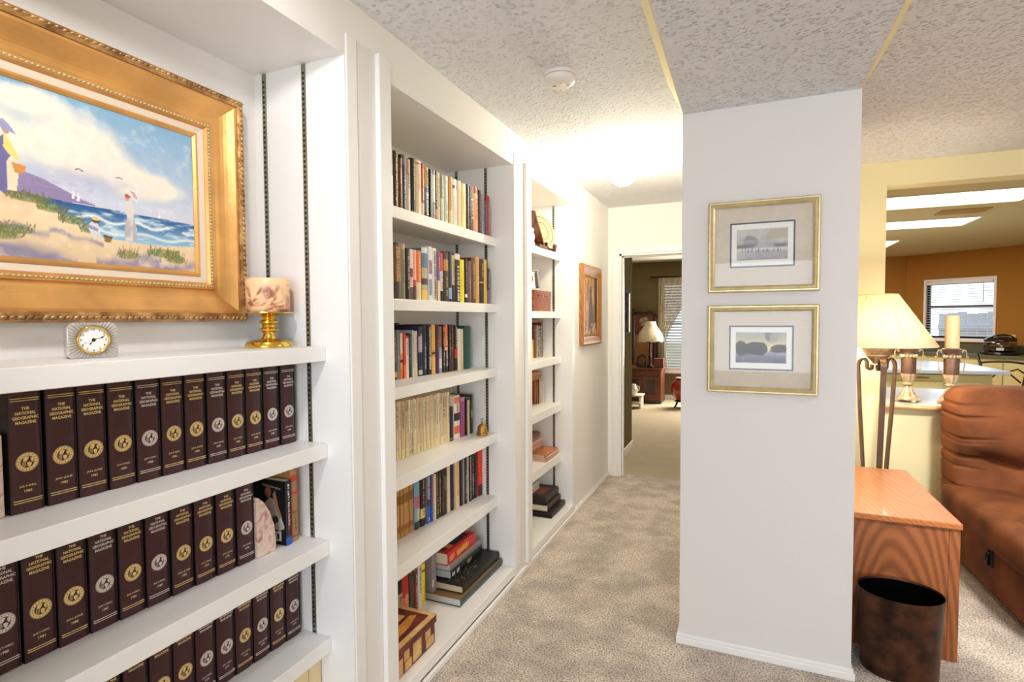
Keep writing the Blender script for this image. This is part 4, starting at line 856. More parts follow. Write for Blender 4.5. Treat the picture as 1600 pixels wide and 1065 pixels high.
MB().prism([(.045,.0),(.075,.0),(-.125,.215),(-.15,.215)], lambda u, v, q: (q, u, v), -.03, .05).build('stand_board', DWOOD, t, bevel=.002)
MB().box(-.035,.055,-.06,.085,0,.016).build('stand_foot', DWOOD, t, bevel=.002); MB().box(-.035,.055,.085,.1,0,.045).build('stand_lip', DWOOD, t, bevel=.002)
t = thing('white_figurine', 'small white figurine beside the leaning wooden stand', 'figurine', (-.10, 3.258, 1.9093))
MB().lathe([(.001,0),(.02,0),(.021,.008),(.015,.024),(.02,.048),(.017,.068),(.009,.08),(.014,.092),(.012,.104),(.001,.11)], n=16).build('figurine_body', mat('white_porcelain', (236,230,220), .25), t, True)
t = thing('wooden_keepsake_chest', 'plain reddish-brown lidded box on the second shelf of the narrow bookcase', 'box', (-.22, 3.545, 1.4913))
RB = wood('reddish_brown_wood', (96,44,28), (140,76,50), (3,9,9), .45)
MB().box(-.09,.09,-.165,.165,0,.105).build('box_body', RB, t, bevel=.003); MB().box(-.092,.092,-.167,.167,.107,.142).build('lid', RB, t, bevel=.003)
MB().box(.09,.0925,-.012,.012,.095,.115).build('clasp', OBRASS, t)
t = thing('silver_photo_frame', 'silver photo frame standing on the reddish-brown lidded box', 'photo frame', (-.165, 3.445, 1.6338), math.radians(-24))
fr = lambda u, v, h: (h-.18*v, u, v); sweep([(0,0),(0,.012),(.007,.014),(.013,.008),(.013,0)], -.065, .065, 0, .14, fr).build('frame_rails', mat('polished_silver', (216,214,210), .2, .9), t)
Q = Pic(-.053,.053,.012,.128,40,44); Q.I[:] = (206,198,186); Q.ell(-.01,.08,.022,.026,(96,62,42)); Q.ell(-.012,.075,.014,.018,(206,160,130)); Q.poly([(-.05,.012),(-.04,.045),(.02,.05),(.035,.012)], (238,236,232)); Q.poly([(.02,.012),(.03,.12),(.053,.128),(.053,.012)], (50,44,46))
Q.obj('photograph', lambda u, v: (.006-.18*v, u, v), PRINT, t); MB().prism([(-.06,0),(-.012,0),(-.035,.1)], lambda u, v, q_: (u, q_, v), -.012, .012).build('strut', BLACK, t)
for (y0, y1, h, base, spec, l, x) in [
 (3.53,3.572,.215,(46,28,34),[mk((140,100,110),.2,.9)],'thick black-purple book at the left of the third shelf '+NB,-.25),
 (3.574,3.598,.13,(240,206,90),[mk((200,150,40),.2,.8)],'short yellow book on the third shelf '+NB,-.245),
 (3.602,3.655,.228,(104,58,44),[bd(.85,.9,(140,84,60)),mk((160,120,90),.3,.8)],'thick red-brown book on the third shelf '+NB,-.242),
 (3.657,3.668,.232,(206,186,172),[],'thin pale book beside the green patterned notebook',-.238),
 (3.586,3.664,.178,(84,40,44),[bd(.8,.84,GO),bd(.1,.14,GO),mk((160,110,90),.3,.7)],'thick dark red book at the left of the fourth shelf '+NB,-.275),
 (3.668,3.694,.180,(160,88,50),[bd(.9,.93,(110,50,30)),mk((206,140,90),.2,.8)],'left tan-brown book of a pair on the fourth shelf '+NB,-.262),
 (3.695,3.716,.180,(164,92,54),[bd(.9,.93,(110,50,30)),mk((206,140,90),.2,.8)],'right tan-brown book of a pair on the fourth shelf '+NB,-.258),
 (3.718,3.732,.178,(92,48,40),[],'thin maroon book beside the white spiral notebook',-.255)]:
    x += .027
    z = 1.164 if 'third' in l or 'pale' in l else .825
    book(y0, y1, h, x, z, min(.15, x+.385), base, spec, l, 'books in the narrow bookcase')
def spiral(label, y0, y1, x, z, h, cover, wire, turns):
    t = thing('spiral_notebook', label, 'notebook', (x, (y0+y1)/2, z+.0003)); w_ = y1-y0
    MB().box(-.115, -.003, -w_/2, w_/2, 0, h).build('covers_and_pages', cover, t, bevel=.001)
    q = MB()
    for k in range(turns):
        zz = h*(k+.7)/(turns+.4); q.tube([(-.004+.007*math.cos(a), w_*.5*math.sin(a), zz) for a in np.linspace(-2.6, 2.6, 9)], .0013, 5)
    q.build('wire_binding', wire, t, True)
spiral('green and white patterned spiral notebook on the third shelf '+NB, 3.672, 3.712, -.195, 1.164, .226, mat('green_pattern_cover', (70,84,66), .5, c2=(214,220,206), vscale=90), DARK, 22)
spiral('white spiral notebook at the right of the fourth shelf '+NB, 3.735, 3.764, -.198, .825, .165, mat('white_card', (228,222,206), .7), mat('white_wire', (206,204,198), .4), 18)
t = thing('wooden_book_crate', 'reddish wooden open crate around the third shelf books '+NB, 'crate', (-.29, 3.625, 1.1643)); RO = wood('red_oak_panel', (110,56,30), (156,88,52))
MB().box(-.085,.085,.095,.125,0,.25).build('side_board', RO, t, bevel=.002); MB().box(-.085,.085,-.125,-.108,0,.25).build('side_board', RO, t, bevel=.002); MB().box(-.085,.085,-.125,.125,.2505,.266).build('top_board', RO, t, bevel=.002)
t = thing('kraft_box', 'flat kraft brown box lying on the fourth shelf books '+NB, 'box', (-.30, 3.66, 1.0065)); KB = mat('kraft_board', (176,126,84), .7); MB().box(-.08,.08,-.09,.10,0,.03).build('box_base', KB, t, bevel=.002); MB().box(-.082,.082,-.092,.102,.0302,.052).build('lid', mat('kraft_lid', (196,146,98), .7), t, bevel=.002)
G5 = 'magazines and books stacked on the fifth shelf of the narrow bookcase'; PK = mat('pinkish_pages', (222,188,160), .8, bump=.4, bscale=8, stretch=(1,1,80), dist=.002)
z = .4563
for k, (x1, y1, h, c, l) in enumerate([(-.095,3.79,.016,(196,150,128),'bottom magazine of the pinkish pile'),(-.10,3.785,.014,(214,176,156),'second magazine from the bottom of the pinkish pile'),(-.105,3.78,.013,(180,116,84),'orange-covered magazine on the pinkish pile'),
    (-.205,3.72,.04,(196,156,130),'lower thick pale book on the magazine pile'),(-.20,3.715,.038,(206,168,140),'upper thick pale book on the magazine pile'),(-.215,3.70,.018,(170,126,100),'thin tan book near the pile top'),(-.21,3.695,.024,(110,70,54),'brown book topping the magazine pile')]):
    flat_book(-.383, x1, 3.50+.003*k, y1, z, z+h, c, l+', '+'narrow bookcase', G5, spec=(('top',(206,120,80),.3,.95,.3,.9),) if k == 2 else (), hard=k > 4, page=PK); z += h+.0012
G6 = 'albums on the bottom shelf of the narrow bookcase'
flat_book(-.37, -.052, 3.49, 3.80, .0753, .112, (36,26,24), 'black album at the bottom of the lowest stack of the narrow bookcase', G6, spec=(('marks',(90,66,56),.1,.8),), page=mat('black_pages', (40,32,30), .8))
flat_book(-.37, -.085, 3.50, 3.79, .1135, .158, (74,54,44), 'brown album with cream pages in the middle of the lowest stack', G6, page=mat('ivory_pages', (232,222,200), .7))
ab = flat_book(-.37, -.10, 3.505, 3.785, .1595, .212, (40,28,24), 'padded black album with copper-coloured picture on top of the lowest stack', G6, spec=(('top',(136,70,42),.25,.85,.2,.75),), page=mat('dark_pages', (52,40,34), .8))
t = thing('white_storage_box', 'white slipcase box lying on the black albums of the narrow bookcase', 'box', (-.285, 3.595, .2137), math.radians(0))
MB().box(-.075,.075,-.10,.085,0,.06).build('box_shell', mat('grey_white_card', (222,218,206), .6), t, bevel=.002); MB().box(-.06,.06,-.1012,-.0995,.012,.048).build('black_label', BLACK, t)

# ================================================================ hallway picture
t = thing('hallway_painting', 'narrow gilt framed painting of a dark figure on the hallway wall', 'painting', (.001, 0, 0))
fn = lambda u, v, h: (h, u, v); HF = wood('gilded_oak', (122,76,32), (170,112,54), (14,14,2), .5, 3.0, 10.0, 0)
sweep([(0,0),(0,.026),(.012,.034),(.03,.032),(.055,.020),(.07,.018),(.082,.022),(.09,.012),(.09,0)], 3.985, 4.555, 1.232, 1.857, fn).build('frame_rails', HF, t)
b_ = beads(3.985, 4.555, 1.232, 1.857, .08, .02, .016, .006, fn).build('bead_relief', GILTD, t, True); b_['kind'] = 'stuff'
Q = Pic(4.073,4.467,1.32,1.769,70,80); Q.I[:] = (176,124,66); nn = vnoise(Q.U, Q.V, 10, 4, 4)
Q.blend((np.sin(Q.U*70) > .2)*.6*(Q.V > 1.5), (206,156,92)); Q.blend((nn-.5)*2, (120,78,44)); Q.blend(np.clip((Q.U-4.36)/.06,0,1)*.9, (44,34,40)); Q.blend(np.clip((1.44-Q.V)/.1,0,1)*.8, (70,52,48))
Q.ell(4.27,1.66,.035,.045,(60,44,42)); Q.poly([(4.2,1.36),(4.22,1.55),(4.245,1.63),(4.3,1.63),(4.34,1.52),(4.36,1.36)], (64,50,54)); Q.poly([(4.15,1.33),(4.17,1.5),(4.2,1.56),(4.21,1.36)], (176,120,76)); Q.blend((Q.V < 1.4)*(nn > .55)*.8, (206,160,120))
Q.obj('canvas', lambda u, v: (.012, u, v), PRINT, t)
# ================================================================ two framed prints on the pillar
def framed_print(label, z0, z1, paint, y=YP-.001):
    t = thing('framed_print', label, 'framed print', (0, y, 0), 0, 'framed prints on the pillar'); f = lambda u, v, h: (u, -h, v)
    x0, x1 = 1.005, 1.421
    sweep([(0,0),(0,.014),(.004,.018),(.009,.018),(.011,.015),(.019,.017),(.026,.011),(.026,.004),(.026,0)], x0, x1, z0, z1, f).build('frame_rails', PALEGOLD, t)
    MB().box(x0+.024, x1-.024, -.004, -.001, z0+.024, z1-.024).build('mat_board', MATB, t)
    cx, cz = (x0+x1)/2-.002, (z0+z1)/2+.006; sweep([(0,.0038),(0,.005),(.006,.0046),(.006,.0038)], cx-.121, cx+.121, cz-.092, cz+.092, f).build('slate_bevel', SLATE, t)
    MB().box(cx-.116, cx+.116, -.0043, -.0035, cz-.087, cz+.087).build('white_border', PAPER, t)
    Q = Pic(cx-.095, cx+.095, cz-.062, cz+.064, 110, 74); paint(Q, cx, cz); Q.obj('print', lambda u, v: (u, -.0047, v), PRINT, t)
    MB().box(x0+.025, x1-.025, -.0085, -.007, z0+.025, z1-.025).build('glass_pane', GLASS, t)
def p_mist(Q, cx, cz):
    n = vnoise(Q.U, Q.V, 30, 5, 11); Q.I = Q.grad((Q.V-cz+.06)/.12, (168,164,172), (196,196,190)); Q.blend((n-.45)*1.6, (214,212,206))
    Q.poly([(cx-.07,cz-.005),(cx-.07,cz+.022),(cx-.055,cz+.04),(cx-.03,cz+.034),(cx-.015,cz+.022),(cx-.015,cz-.005)], (140,134,140), a=.7)
    for k in range(7): Q.poly([(cx-.066+k*.007,cz),(cx-.066+k*.007,cz+.02),(cx-.063+k*.007,cz+.02),(cx-.063+k*.007,cz)], (190,188,190), a=.8)
    Q.poly([(cx+.01,cz+.02),(cx+.03,cz+.06),(cx+.095,cz+.062),(cx+.095,cz+.024)], (186,176,150), a=.7)
    Q.blend(np.exp(-((Q.V-cz+.006)/.009)**2)*np.clip((n-.35)*4,0,1)*.8, (110,106,116)); Q.blend(np.exp(-((Q.V-cz+.019)/.006)**2)*.7, (226,226,228))
    for k in range(16):
        u = cx+R.uniform(-.08,.08); Q.poly([(u,cz-.03),(u+.002,cz-.012),(u+.004,cz-.03)], (90,86,96), a=.6)
def p_snow(Q, cx, cz):
    n = vnoise(Q.U, Q.V, 34, 5, 21); Q.I = Q.grad((Q.V-cz)/.06, (226,214,160), (170,172,166)); Q.blend((np.hypot((Q.U-cx-.075)/.05,(Q.V-cz-.055)/.04) < 1.2)*np.clip((n-.4)*3,0,1)*.8, (90,92,100))
    Q.blend((Q.V < cz-.012+.012*(n-.5))*1.0, Q.grad((Q.V-cz+.062)/.05, (74,74,96), (176,176,190))); Q.blend((Q.V < cz-.02)*np.clip((n-.5)*4,0,.8), (120,118,136))
    for u, a, b in ((-.075,.022,.03),(-.05,.012,.02),(-.028,.03,.026),(0,.028,.026),(.065,.03,.018),(.085,.015,.016)): Q.blend((np.hypot((Q.U-cx-u)/a,(Q.V-cz+.002)/b) < .7+.6*n)*.9, (52,46,38))
    for k in range(26):
        u = cx+R.uniform(-.09,.09); Q.poly([(u,cz-.018),(u+.002,cz-.004),(u+.004,cz-.018)], (44,40,38))
    for k in range(20):
        u = cx+R.uniform(-.07,.09); v = cz-R.uniform(.024,.058); Q.line((u,v),(u+R.uniform(-.012,.012),v-.004),.0012,(50,48,58))
framed_print('upper of two gold framed prints on the pillar, a misty waterside scene', 1.546, 1.921, p_mist)
framed_print('lower of two gold framed prints on the pillar, a snowy village scene', 1.127, 1.492, p_snow)
# ================================================================ ceiling fittings of the hall
t = thing('smoke_detector', 'round white smoke detector on the textured hall ceiling', 'smoke detector', (.443, 2.175, CH))
WP = mat('white_plastic', (236,232,226), .4)
MB().lathe([(.001,-.012),(.066,-.012),(.068,-.006),(.068,0),(.001,0)], n=36).build('base_ring', WP, t, auto=True); cvr = MB().lathe([(.001,-.044),(.040,-.044),(.052,-.040),(.061,-.032),(.063,-.014),(.001,-.013)], n=36).build('cover', WP, t, auto=True)
MB().lathe([(.001,-.047),(.011,-.047),(.013,-.0435)], (.012,-.008,0), 16).build('test_button', WP, cvr, True); MB().box(-.03,-.016,-.004,.003,-.0445,-.0436).box(.024,.036,.010,.014,-.0445,-.0436).build('sounder_slot', DARK, cvr)
t = thing('globe_ceiling_light', 'lit white globe light on the hall ceiling', 'ceiling light', (.445, 3.42, CH))
MB().lathe([(.001,-.022),(.058,-.022),(.064,-.012),(.066,0),(.001,0)], n=28).build('mounting_plate', WP, t, auto=True)
MB().lathe([(.045,-.02),(.068,-.045),(.081,-.078),(.083,-.105),(.074,-.14),(.05,-.166),(.02,-.177),(.001,-.179)], n=28).build('glass_globe', emit('lit_opal_glass', (255,247,218), 128), t, True)
# ================================================================ living room side
t = thing('oak_end_cabinet', 'golden oak cabinet with a flat top beside the pillar', 'cabinet', (1.775, 3.19, 0))
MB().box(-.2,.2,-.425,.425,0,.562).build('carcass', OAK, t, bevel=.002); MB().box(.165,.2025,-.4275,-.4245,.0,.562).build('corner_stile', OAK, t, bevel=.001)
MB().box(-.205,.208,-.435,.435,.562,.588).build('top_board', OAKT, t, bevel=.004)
for z0, z1 in ((.04,.29),(.30,.55)):
    d = MB().box(-.17,.16,.425,.437,z0,z1).build('drawer', OAK, t, bevel=.003); MB().box(-.05,.05,.437,.45,(z0+z1)/2-.01,(z0+z1)/2+.01).build('handle', OBRASS, d)
t = thing('wastebasket', 'oval dark copper wastebasket in front of the oak cabinet', 'wastebasket', (1.742, 2.622, 0))
MB().lathe([(.132,.0),(.134,.004),(.1485,.325),(.150,.33),(.147,.33),(.1455,.324),(.131,.008)], n=40, sy=.82).build('shell', COPPER, t, auto=True)
MB().lathe([(.001,.0085),(.131,.0085),(.1452,.322),(.1456,.322),(.1315,.005),(.001,.005)], n=40, sy=.82).build('black_lining', mat('matte_black_lining', (6,6,6), 1.0, spec=0), t, auto=True)
# floor lamp on three scrolled legs behind the cabinet
t = thing('floor_lamp', 'bronze three-legged floor lamp with a cream panelled shade', 'floor lamp', (1.896, 3.95, 0))
prof = [(.212,1.268),(.208,1.268),(.094,1.574),(.098,1.574)]
m = MB(); n = 8
def oct_(r, z, a0=math.radians(10)): return [(r*math.cos(a0+2*math.pi*k/6), r*math.sin(a0+2*math.pi*k/6), z) for k in range(6)]
n = 48; m = MB().add([(r*math.cos(2*math.pi*k/n), r*math.sin(2*math.pi*k/n), z) for r, z in ((.297,1.265),(.101,1.576)) for k in range(n)], [(k,(k+1)%n,n+(k+1)%n,n+k) for k in range(n)])
sh = m.build('lamp_shade', SHADE, t, True); sol = sh.modifiers.new('thick', 'SOLIDIFY'); sol.thickness = .003
for k in range(6):
    a = math.radians(228+60*k); MB().tube([(.299*math.cos(a),.299*math.sin(a),1.266),(.1025*math.cos(a),.1025*math.sin(a),1.575)], .0022, 5).build('shade_seam', mat('shade_tape', (222,202,160), .9) if k == 0 else bpy.data.materials['shade_tape'], sh)
MB().tube([(.298*math.cos(2*math.pi*k/36),.298*math.sin(2*math.pi*k/36),1.266) for k in range(37)], .0032, 5).build('bottom_trim', bpy.data.materials['shade_tape'], sh)
MB().tube([(.102*math.cos(2*math.pi*k/36),.102*math.sin(2*math.pi*k/36),1.576) for k in range(37)], .0028, 5).build('top_trim', bpy.data.materials['shade_tape'], sh)
MB().lathe([(.001,1.155),(.02,1.155),(.032,1.172),(.05,1.192),(.062,1.205),(.06,1.212),(.072,1.224),(.074,1.236),(.08,1.243),(.081,1.253),(.07,1.258),(.02,1.262),(.012,1.32),(.001,1.32)], n=32).build('urn_cap', ANTIQ, t, auto=True)
LG = BRONZE
MB().lathe([(.001,1.33),(.018,1.335),(.03,1.37),(.034,1.40),(.028,1.43),(.001,1.445)], n=16).build('bulb', emit('lit_bulb', (255,240,208), 210), t, True)
for k in range(3):
    a = math.radians(198+120*k) if k != 1 else math.radians(-82); ca, sa = math.cos(a), math.sin(a)
    if k == 2: a = math.radians(20); ca, sa = math.cos(a), math.sin(a)
    pts = [(.028,1.150),(.030,1.126),(.045,1.118),(.056,1.134),(.058,1.165),(.074,1.188),(.095,1.178),(.107,1.148),(.105,1.10),(.095,.9),(.076,.62),(.066,.42),(.075,.2),(.115,.05),(.14,.0)]
    ip = []
    for i in range(len(pts)-1):
        for q in range(3):
            s = q/3; p0 = pts[max(i-1,0)]; p1 = pts[i]; p2 = pts[i+1]; p3 = pts[min(i+2,len(pts)-1)]
            ip.append(tuple(.5*((2*p1[j])+(p2[j]-p0[j])*s+(2*p0[j]-5*p1[j]+4*p2[j]-p3[j])*s*s+(-p0[j]+3*p1[j]-3*p2[j]+p3[j])*s**3) for j in range(2)))
    ip.append(pts[-1]); m = MB(); wv = .0155; th = .0045; vs = []
    for i, (r_, z_) in enumerate(ip):
        z_ = max(z_, .005); q0 = ip[max(i-1,0)]; q1 = ip[min(i+1,len(ip)-1)]; tr, tz = q1[0]-q0[0], q1[1]-q0[1]; L_ = math.hypot(tr,tz) or 1; nr, nz = tz/L_, -tr/L_
        ww = wv if z_ > .9 or i > 8 else wv
        for e, f_ in ((-1,-1),(1,-1),(1,1),(-1,1)): rr = r_+nr*th*f_; vs.append((rr*ca-e*ww*sa, rr*sa+e*ww*ca, z_+nz*th*f_))
    fs = [(i*4+k_, i*4+(k_+1)%4, (i+1)*4+(k_+1)%4, (i+1)*4+k_) for i in range(len(ip)-1) for k_ in range(4)]+[(0,1,2,3),(len(vs)-4,len(vs)-3,len(vs)-2,len(vs)-1)]
    m.add(vs, fs); m.build('leg', LG, t, auto=True)
MB().lathe([(.001,.40),(.062,.40),(.066,.405),(.066,.412),(.062,.417),(.001,.417)], n=24).build('leg_ring', LG, t, auto=True)
# recliner
t = thing('recliner', 'rust-brown suede recliner with a gathered backrest and padded arms', 'recliner', (2.33, 3.0, 0), math.radians(3))
def puff(name, c, a, e, disp=None, nu=44, nv=26, m=SUEDE, rot=0):
    vs = []; fs = []
    sg = lambda x, p: math.copysign(abs(x)**p, x)
    for j in range(nv+1):
        q_ = math.sin(math.pi/2*(-1+2*j/nv)*.5)/math.sin(math.pi/4); q_ = max(-1, min(1, q_)); ph = math.asin(math.copysign(abs(q_)**(1/e[1]), q_))
        for i in range(nu):
            th = 2*math.pi*i/nu; x = a[0]*sg(math.cos(ph), e[1])*sg(math.cos(th), e[0]); y = a[1]*sg(math.cos(ph), e[1])*sg(math.sin(th), e[0]); z = a[2]*sg(math.sin(ph), e[1])
            if disp: x, y, z = disp(x, y, z)
            z, y = z*math.cos(rot)-y*math.sin(rot)*-1 if False else z, y
            vs.append((c[0]+x, c[1]+y-(z*math.sin(rot)), c[2]+z))
    for j in range(nv):
        for i in range(nu): fs.append((j*nu+i, j*nu+(i+1)%nu, (j+1)*nu+(i+1)%nu, (j+1)*nu+i))
    return MB().add(vs, fs).build(name, m, t, True)
puff('body', (.41,.52,.215), (.41,.58,.195), (.16,.16), lambda x, y, z: (x+(.03 if z > .1 else 0)*(-1 if x < 0 else 0), y, z))
def foldb(x, y, z):
    k = max(0, 1-(x+.42)/.19)*(1 if x < .2 else 0)
    z2 = z; f = 0
    for zc, w_, d in ((.345,.010,.016),(.285,.007,.022),(.165,.009,.017),(.145,.006,.010),(.045,.010,.024),(-.015,.007,.010),(-.13,.009,.008)):
        f += d*math.exp(-((z-zc-(.06 if zc > .1 else -.10)*(x+.3))/w_)**2)
    if y < 0: y += f*min(1,k*1.6)
    x += f*.6*max(0, min(1, (-.2-x)/.15))
    if y < 0: y -= .075*math.exp(-((z-.2)/.15)**4)   # head pillow bulges above the seam
    return x, y+(.06*math.exp(-((z-.035+.42*(x+.25))/.04)**2)*max(0, min(1, (x+.40)/.16)) if y < 0 else 0), z
puff('backrest', (.385,.93,.60), (.42,.14,.44), (.3,.26), foldb, 150, 150, rot=-.08)
puff('arm', (.10,.42,.39), (.175,.60,.105), (.42,.55), None, 48, 30); puff('arm', (.74,.42,.39), (.175,.60,.105), (.42,.55), None, 48, 30)
puff('seat_cushion', (.42,.35,.40), (.24,.46,.10), (.3,.4), None)
MB().tube([(-.006,.44,.255),(-.014,.44,.25),(-.02,.44,.235),(-.02,.44,.205),(-.01,.44,.19)], .010, 8).build('release_handle', BLACKP, t, True); MB().box(-.012,.004,.415,.465,.18,.27).build('handle_recess', BLACK, t, bevel=.004)
# bar counter with two candle holders
t = thing('bar_counter', 'pale counter with a rounded wooden front edge on the half wall', 'counter', (0,0,0))
MB().box(1.99, 6.58, 4.185, 5.15, .85, .885).build('worktop', mat('pale_blue_laminate', (188,196,204), .22, var=.03, vscale=30), t)
MB().prism([(4.185,.848),(4.172,.851),(4.163,.858),(4.16,.867),(4.163,.876),(4.172,.883),(4.185,.886)], lambda u, v, q: (q, u, v), 1.988, 6.58).build('bullnose_edge', wood('light_maple', (206,150,98), (230,180,126), (1.2,9,9), .35), t, auto=False)
def candlestick(x, y, label, clabel, wax):
    t = thing('candlestick', label, 'candlestick', (x, y, .8853), .25, 'urn candlesticks on the bar counter')
    MB().lathe([(.001,.012),(.066,.012),(.068,.018),(.058,.026),(.056,.032),(.048,.04)], n=4*8, flute=.10, nf=4).build('base', ANTIQ, t, auto=True)
    for k in range(4):
        a = math.pi/4*0+k*math.pi/2; MB().lathe([(.001,0),(.013,0),(.017,.006),(.014,.014),(.001,.018)], (.062*math.cos(a),.062*math.sin(a),0), 10).build('foot', ANTIQ, t, True)
    MB().lathe([(.048,.038),(.040,.05),(.029,.075),(.022,.098),(.021,.108)], n=40, flute=.07, nf=10).build('fluted_stem', ANTIQ, t, auto=True)
    MB().lathe([(.021,.106),(.030,.110),(.033,.117),(.030,.124),(.022,.127),(.024,.13)], n=28).build('collar', ANTIQ, t, True)
    MB().lathe([(.022,.128),(.028,.135),(.036,.155),(.041,.175),(.042,.185)], n=40, flute=.08, nf=10).build('fluted_cup', ANTIQ, t, auto=True)
    MB().lathe([(.040,.184),(.0405,.19),(.042,.30),(.041,.306)], n=28).build('barrel', ANTIQD, t, auto=True)
    q = MB()
    for k in range(14):
        a = 2*math.pi*k/14; q.ball((.042*math.cos(a),.042*math.sin(a),.30), .0105, 7, 5, (1,1,1.25))
    q.build('beaded_collar', ANTIQ, t, True)
    MB().lathe([(.040,.305),(.037,.318),(.042,.33),(.052,.34),(.054,.348),(.045,.352),(.001,.352)], n=32).build('drip_pan', ANTIQD, t, auto=True)
    for s in (-1, 1):
        q = MB(); pts = [(.042,.335),(.052,.345),(.064,.343),(.067,.332),(.060,.326),(.055,.333),(.062,.338),(.078,.34),(.085,.325),(.084,.30),(.078,.27),(.074,.24),(.072,.215),(.064,.196),(.052,.194),(.046,.204),(.052,.212),(.058,.206)]
        q.tube([(s*a, 0, b) for a, b in pts], [.004]*len(pts), 7); q.ball((s*.092,0,.297), .007, 7, 5); q.build('scroll_handle', ANTIQ, t, True)
    c = thing('pillar_candle', clabel, 'candle', (x, y, .8853+.353), 0, 'pillar candles on the bar counter')
    MB().lathe([(.001,0),(.0375,0),(.0385,.003),(.0385,.206),(.036,.21),(.02,.206),(.001,.205)], n=28).build('wax_body', wax, c, auto=True); MB().tube([(0,0,.204),(.001,0,.214)], .0015, 6).build('wick', DARK, c)
candlestick(2.140, 4.31, 'urn-shaped candlestick partly behind the lamp shade', 'pillar candle coloured as lit orange, just behind the lamp shade', mat('wax_lit_orange', (222,150,90), .5))  # orange cast of the light is put into the first candle's wax colour
candlestick(2.368, 4.31, 'urn-shaped candlestick with scroll handles in front of the kitchen window', 'cream pillar candle in front of the kitchen window', WAX)
# ================================================================ kitchen
for _c, _y, _a, _b in ((2.525,5.76,1.5,.56),(2.525,7.145,1.5,.53),(2.365,8.915,1.18,.72)): area('kitchen_panel_lamp', (_c, _y, CH-.02), (_c, _y, 0), _a, _b, 38*_a*_b, (1.0, .99, .93))
KF = mat('white_fixture_frame', (220,206,176), .6)
for x0, x1, y0, y1, l in ((1.75,3.30,5.46,6.06,'nearest of the three lit kitchen ceiling panels'),(1.75,3.30,6.86,7.43,'middle one of the three lit kitchen ceiling panels'),(1.75,2.98,8.53,9.3,'farthest of the three lit kitchen ceiling panels')):
    t = thing('ceiling_light_panel', l, 'ceiling light', ((x0+x1)/2,(y0+y1)/2,CH), 0, 'lit kitchen ceiling panels'); a, b = (x1-x0)/2, (y1-y0)/2
    sweep([(0,-.0),(0,-.012),(.02,-.012),(.02,0)], -a-.02, a+.02, -b-.02, b+.02, lambda u, v, h: (u, v, h)).build('frame', KF, t)
    MB().box(-a, a, -b, b, -.006, -.001).build('diffuser', emit('lit_diffuser', (255,250,232), 3.0) if 'lit_diffuser' not in bpy.data.materials else bpy.data.materials['lit_diffuser'], t)
t = thing('ceiling_vent', 'brown slatted air vent between the kitchen light panels', 'vent', (3.03, 6.46, CH))
VB = mat('tan_vent_paint', (176,136,70), .5); sweep([(0,0),(0,-.012),(.02,-.012),(.02,0)], -.19, .19, -.12, .12, lambda u, v, h: (u, v, h)).build('frame', VB, t); MB().box(-.17,.17,-.1,.1,-.002,-.0005).build('duct_opening', DARK, t)
for k in range(7):
    y = -.085+.028*k; MB().add([(-.17,y-.012,-.002),(.17,y-.012,-.002),(.17,y+.010,-.012),(-.17,y+.010,-.012),(-.17,y-.012,-.003),(.17,y-.012,-.003),(.17,y+.010,-.013),(-.17,y+.010,-.013)], [(0,1,2,3),(7,6,5,4),(0,4,5,1),(2,6,7,3)]).build('slat', VB, t)
def kbox(m, s0, s1, o0, o1, z0, z1): return m.add([kp(s, o, z) for z in (z0, z1) for s, o in ((s0,o0),(s1,o0),(s1,o1),(s0,o1))], [(0,3,2,1),(4,5,6,7),(0,1,5,4),(1,2,6,5),(2,3,7,6),(3,0,4,7)])
wn = struct(sweep([(0,-.02),(0,.012),(.032,.012),(.032,-.02)], WS0-.03, WS1+.03, WZ0-.03, WZ1+.03, lambda u, v, h: kp(u, h, v)).build('window_1', WP))
kbox(MB(), WS0, WS1, -.09, -.05, WZ0, WZ0+.03).build('bottom_rail', BLACKP, wn); kbox(MB(), WS0, WS1, -.09, -.05, 1.575, 1.615).build('meeting_rail', BLACKP, wn); kbox(MB(), WS0, WS0+.03, -.09, -.05, WZ0, WZ1).build('side_rail', BLACKP, wn)
kbox(MB(), WS0+.02, WS1, -.075, -.07, WZ0, WZ1).build('glass_pane', CLEAR, wn); kbox(MB(), WS0-.06, WS1+.06, -.02, .05, WZ0-.05, WZ0-.02).build('sill', WP, wn)
t = thing('window_blind', 'white horizontal blind in the kitchen window', 'blind', (0,0,0)); kbox(MB(), WS0+.01, WS1-.01, -.035, .012, WZ1-.055, WZ1-.01).build('headrail', WP, t)
BL = mat('blind_slat_white', (222,224,228), .5)
for k in range(22):
    z = WZ0+.05+.039*k; m = MB(); m.add([kp(s, o, zz) for s, o, zz in ((WS0+.015,-.036,z+.004),(WS1-.015,-.036,z+.004),(WS1-.015,-.004,z-.004),(WS0+.015,-.004,z-.004),(WS0+.015,-.036,z+.006),(WS1-.015,-.036,z+.006),(WS1-.015,-.004,z-.002),(WS0+.015,-.004,z-.002))], [(0,1,2,3),(7,6,5,4),(0,4,5,1),(2,6,7,3),(1,5,6,2),(0,3,7,4)]); m.build('slat', BL, t)
kbox(MB(), WS0+.012, WS1-.012, -.03, -.006, WZ0+.008, WZ0+.03).build('bottom_bar', BLACKP, t); MB().tube([kp(1.06,.002,1.95), kp(1.06,.004,1.66)], .004, 6).build('tilt_wand', DARK, t)
w2 = struct(sweep([(0,0),(0,.02),(.05,.02),(.05,0)], 2.75, 3.26, 1.2, 2.0, lambda u, v, h: (u, 10.9-h, v)).build('window_2', WP)); MB().box(2.79,3.22,10.885,10.892,1.24,1.96).build('glass_pane', emit('daylit_pane', (200,216,236), 1.2), w2)
for k in range(19): MB().box(2.80,3.21,10.862,10.883,1.25+.037*k,1.262+.037*k).build('slat', BL, w2)
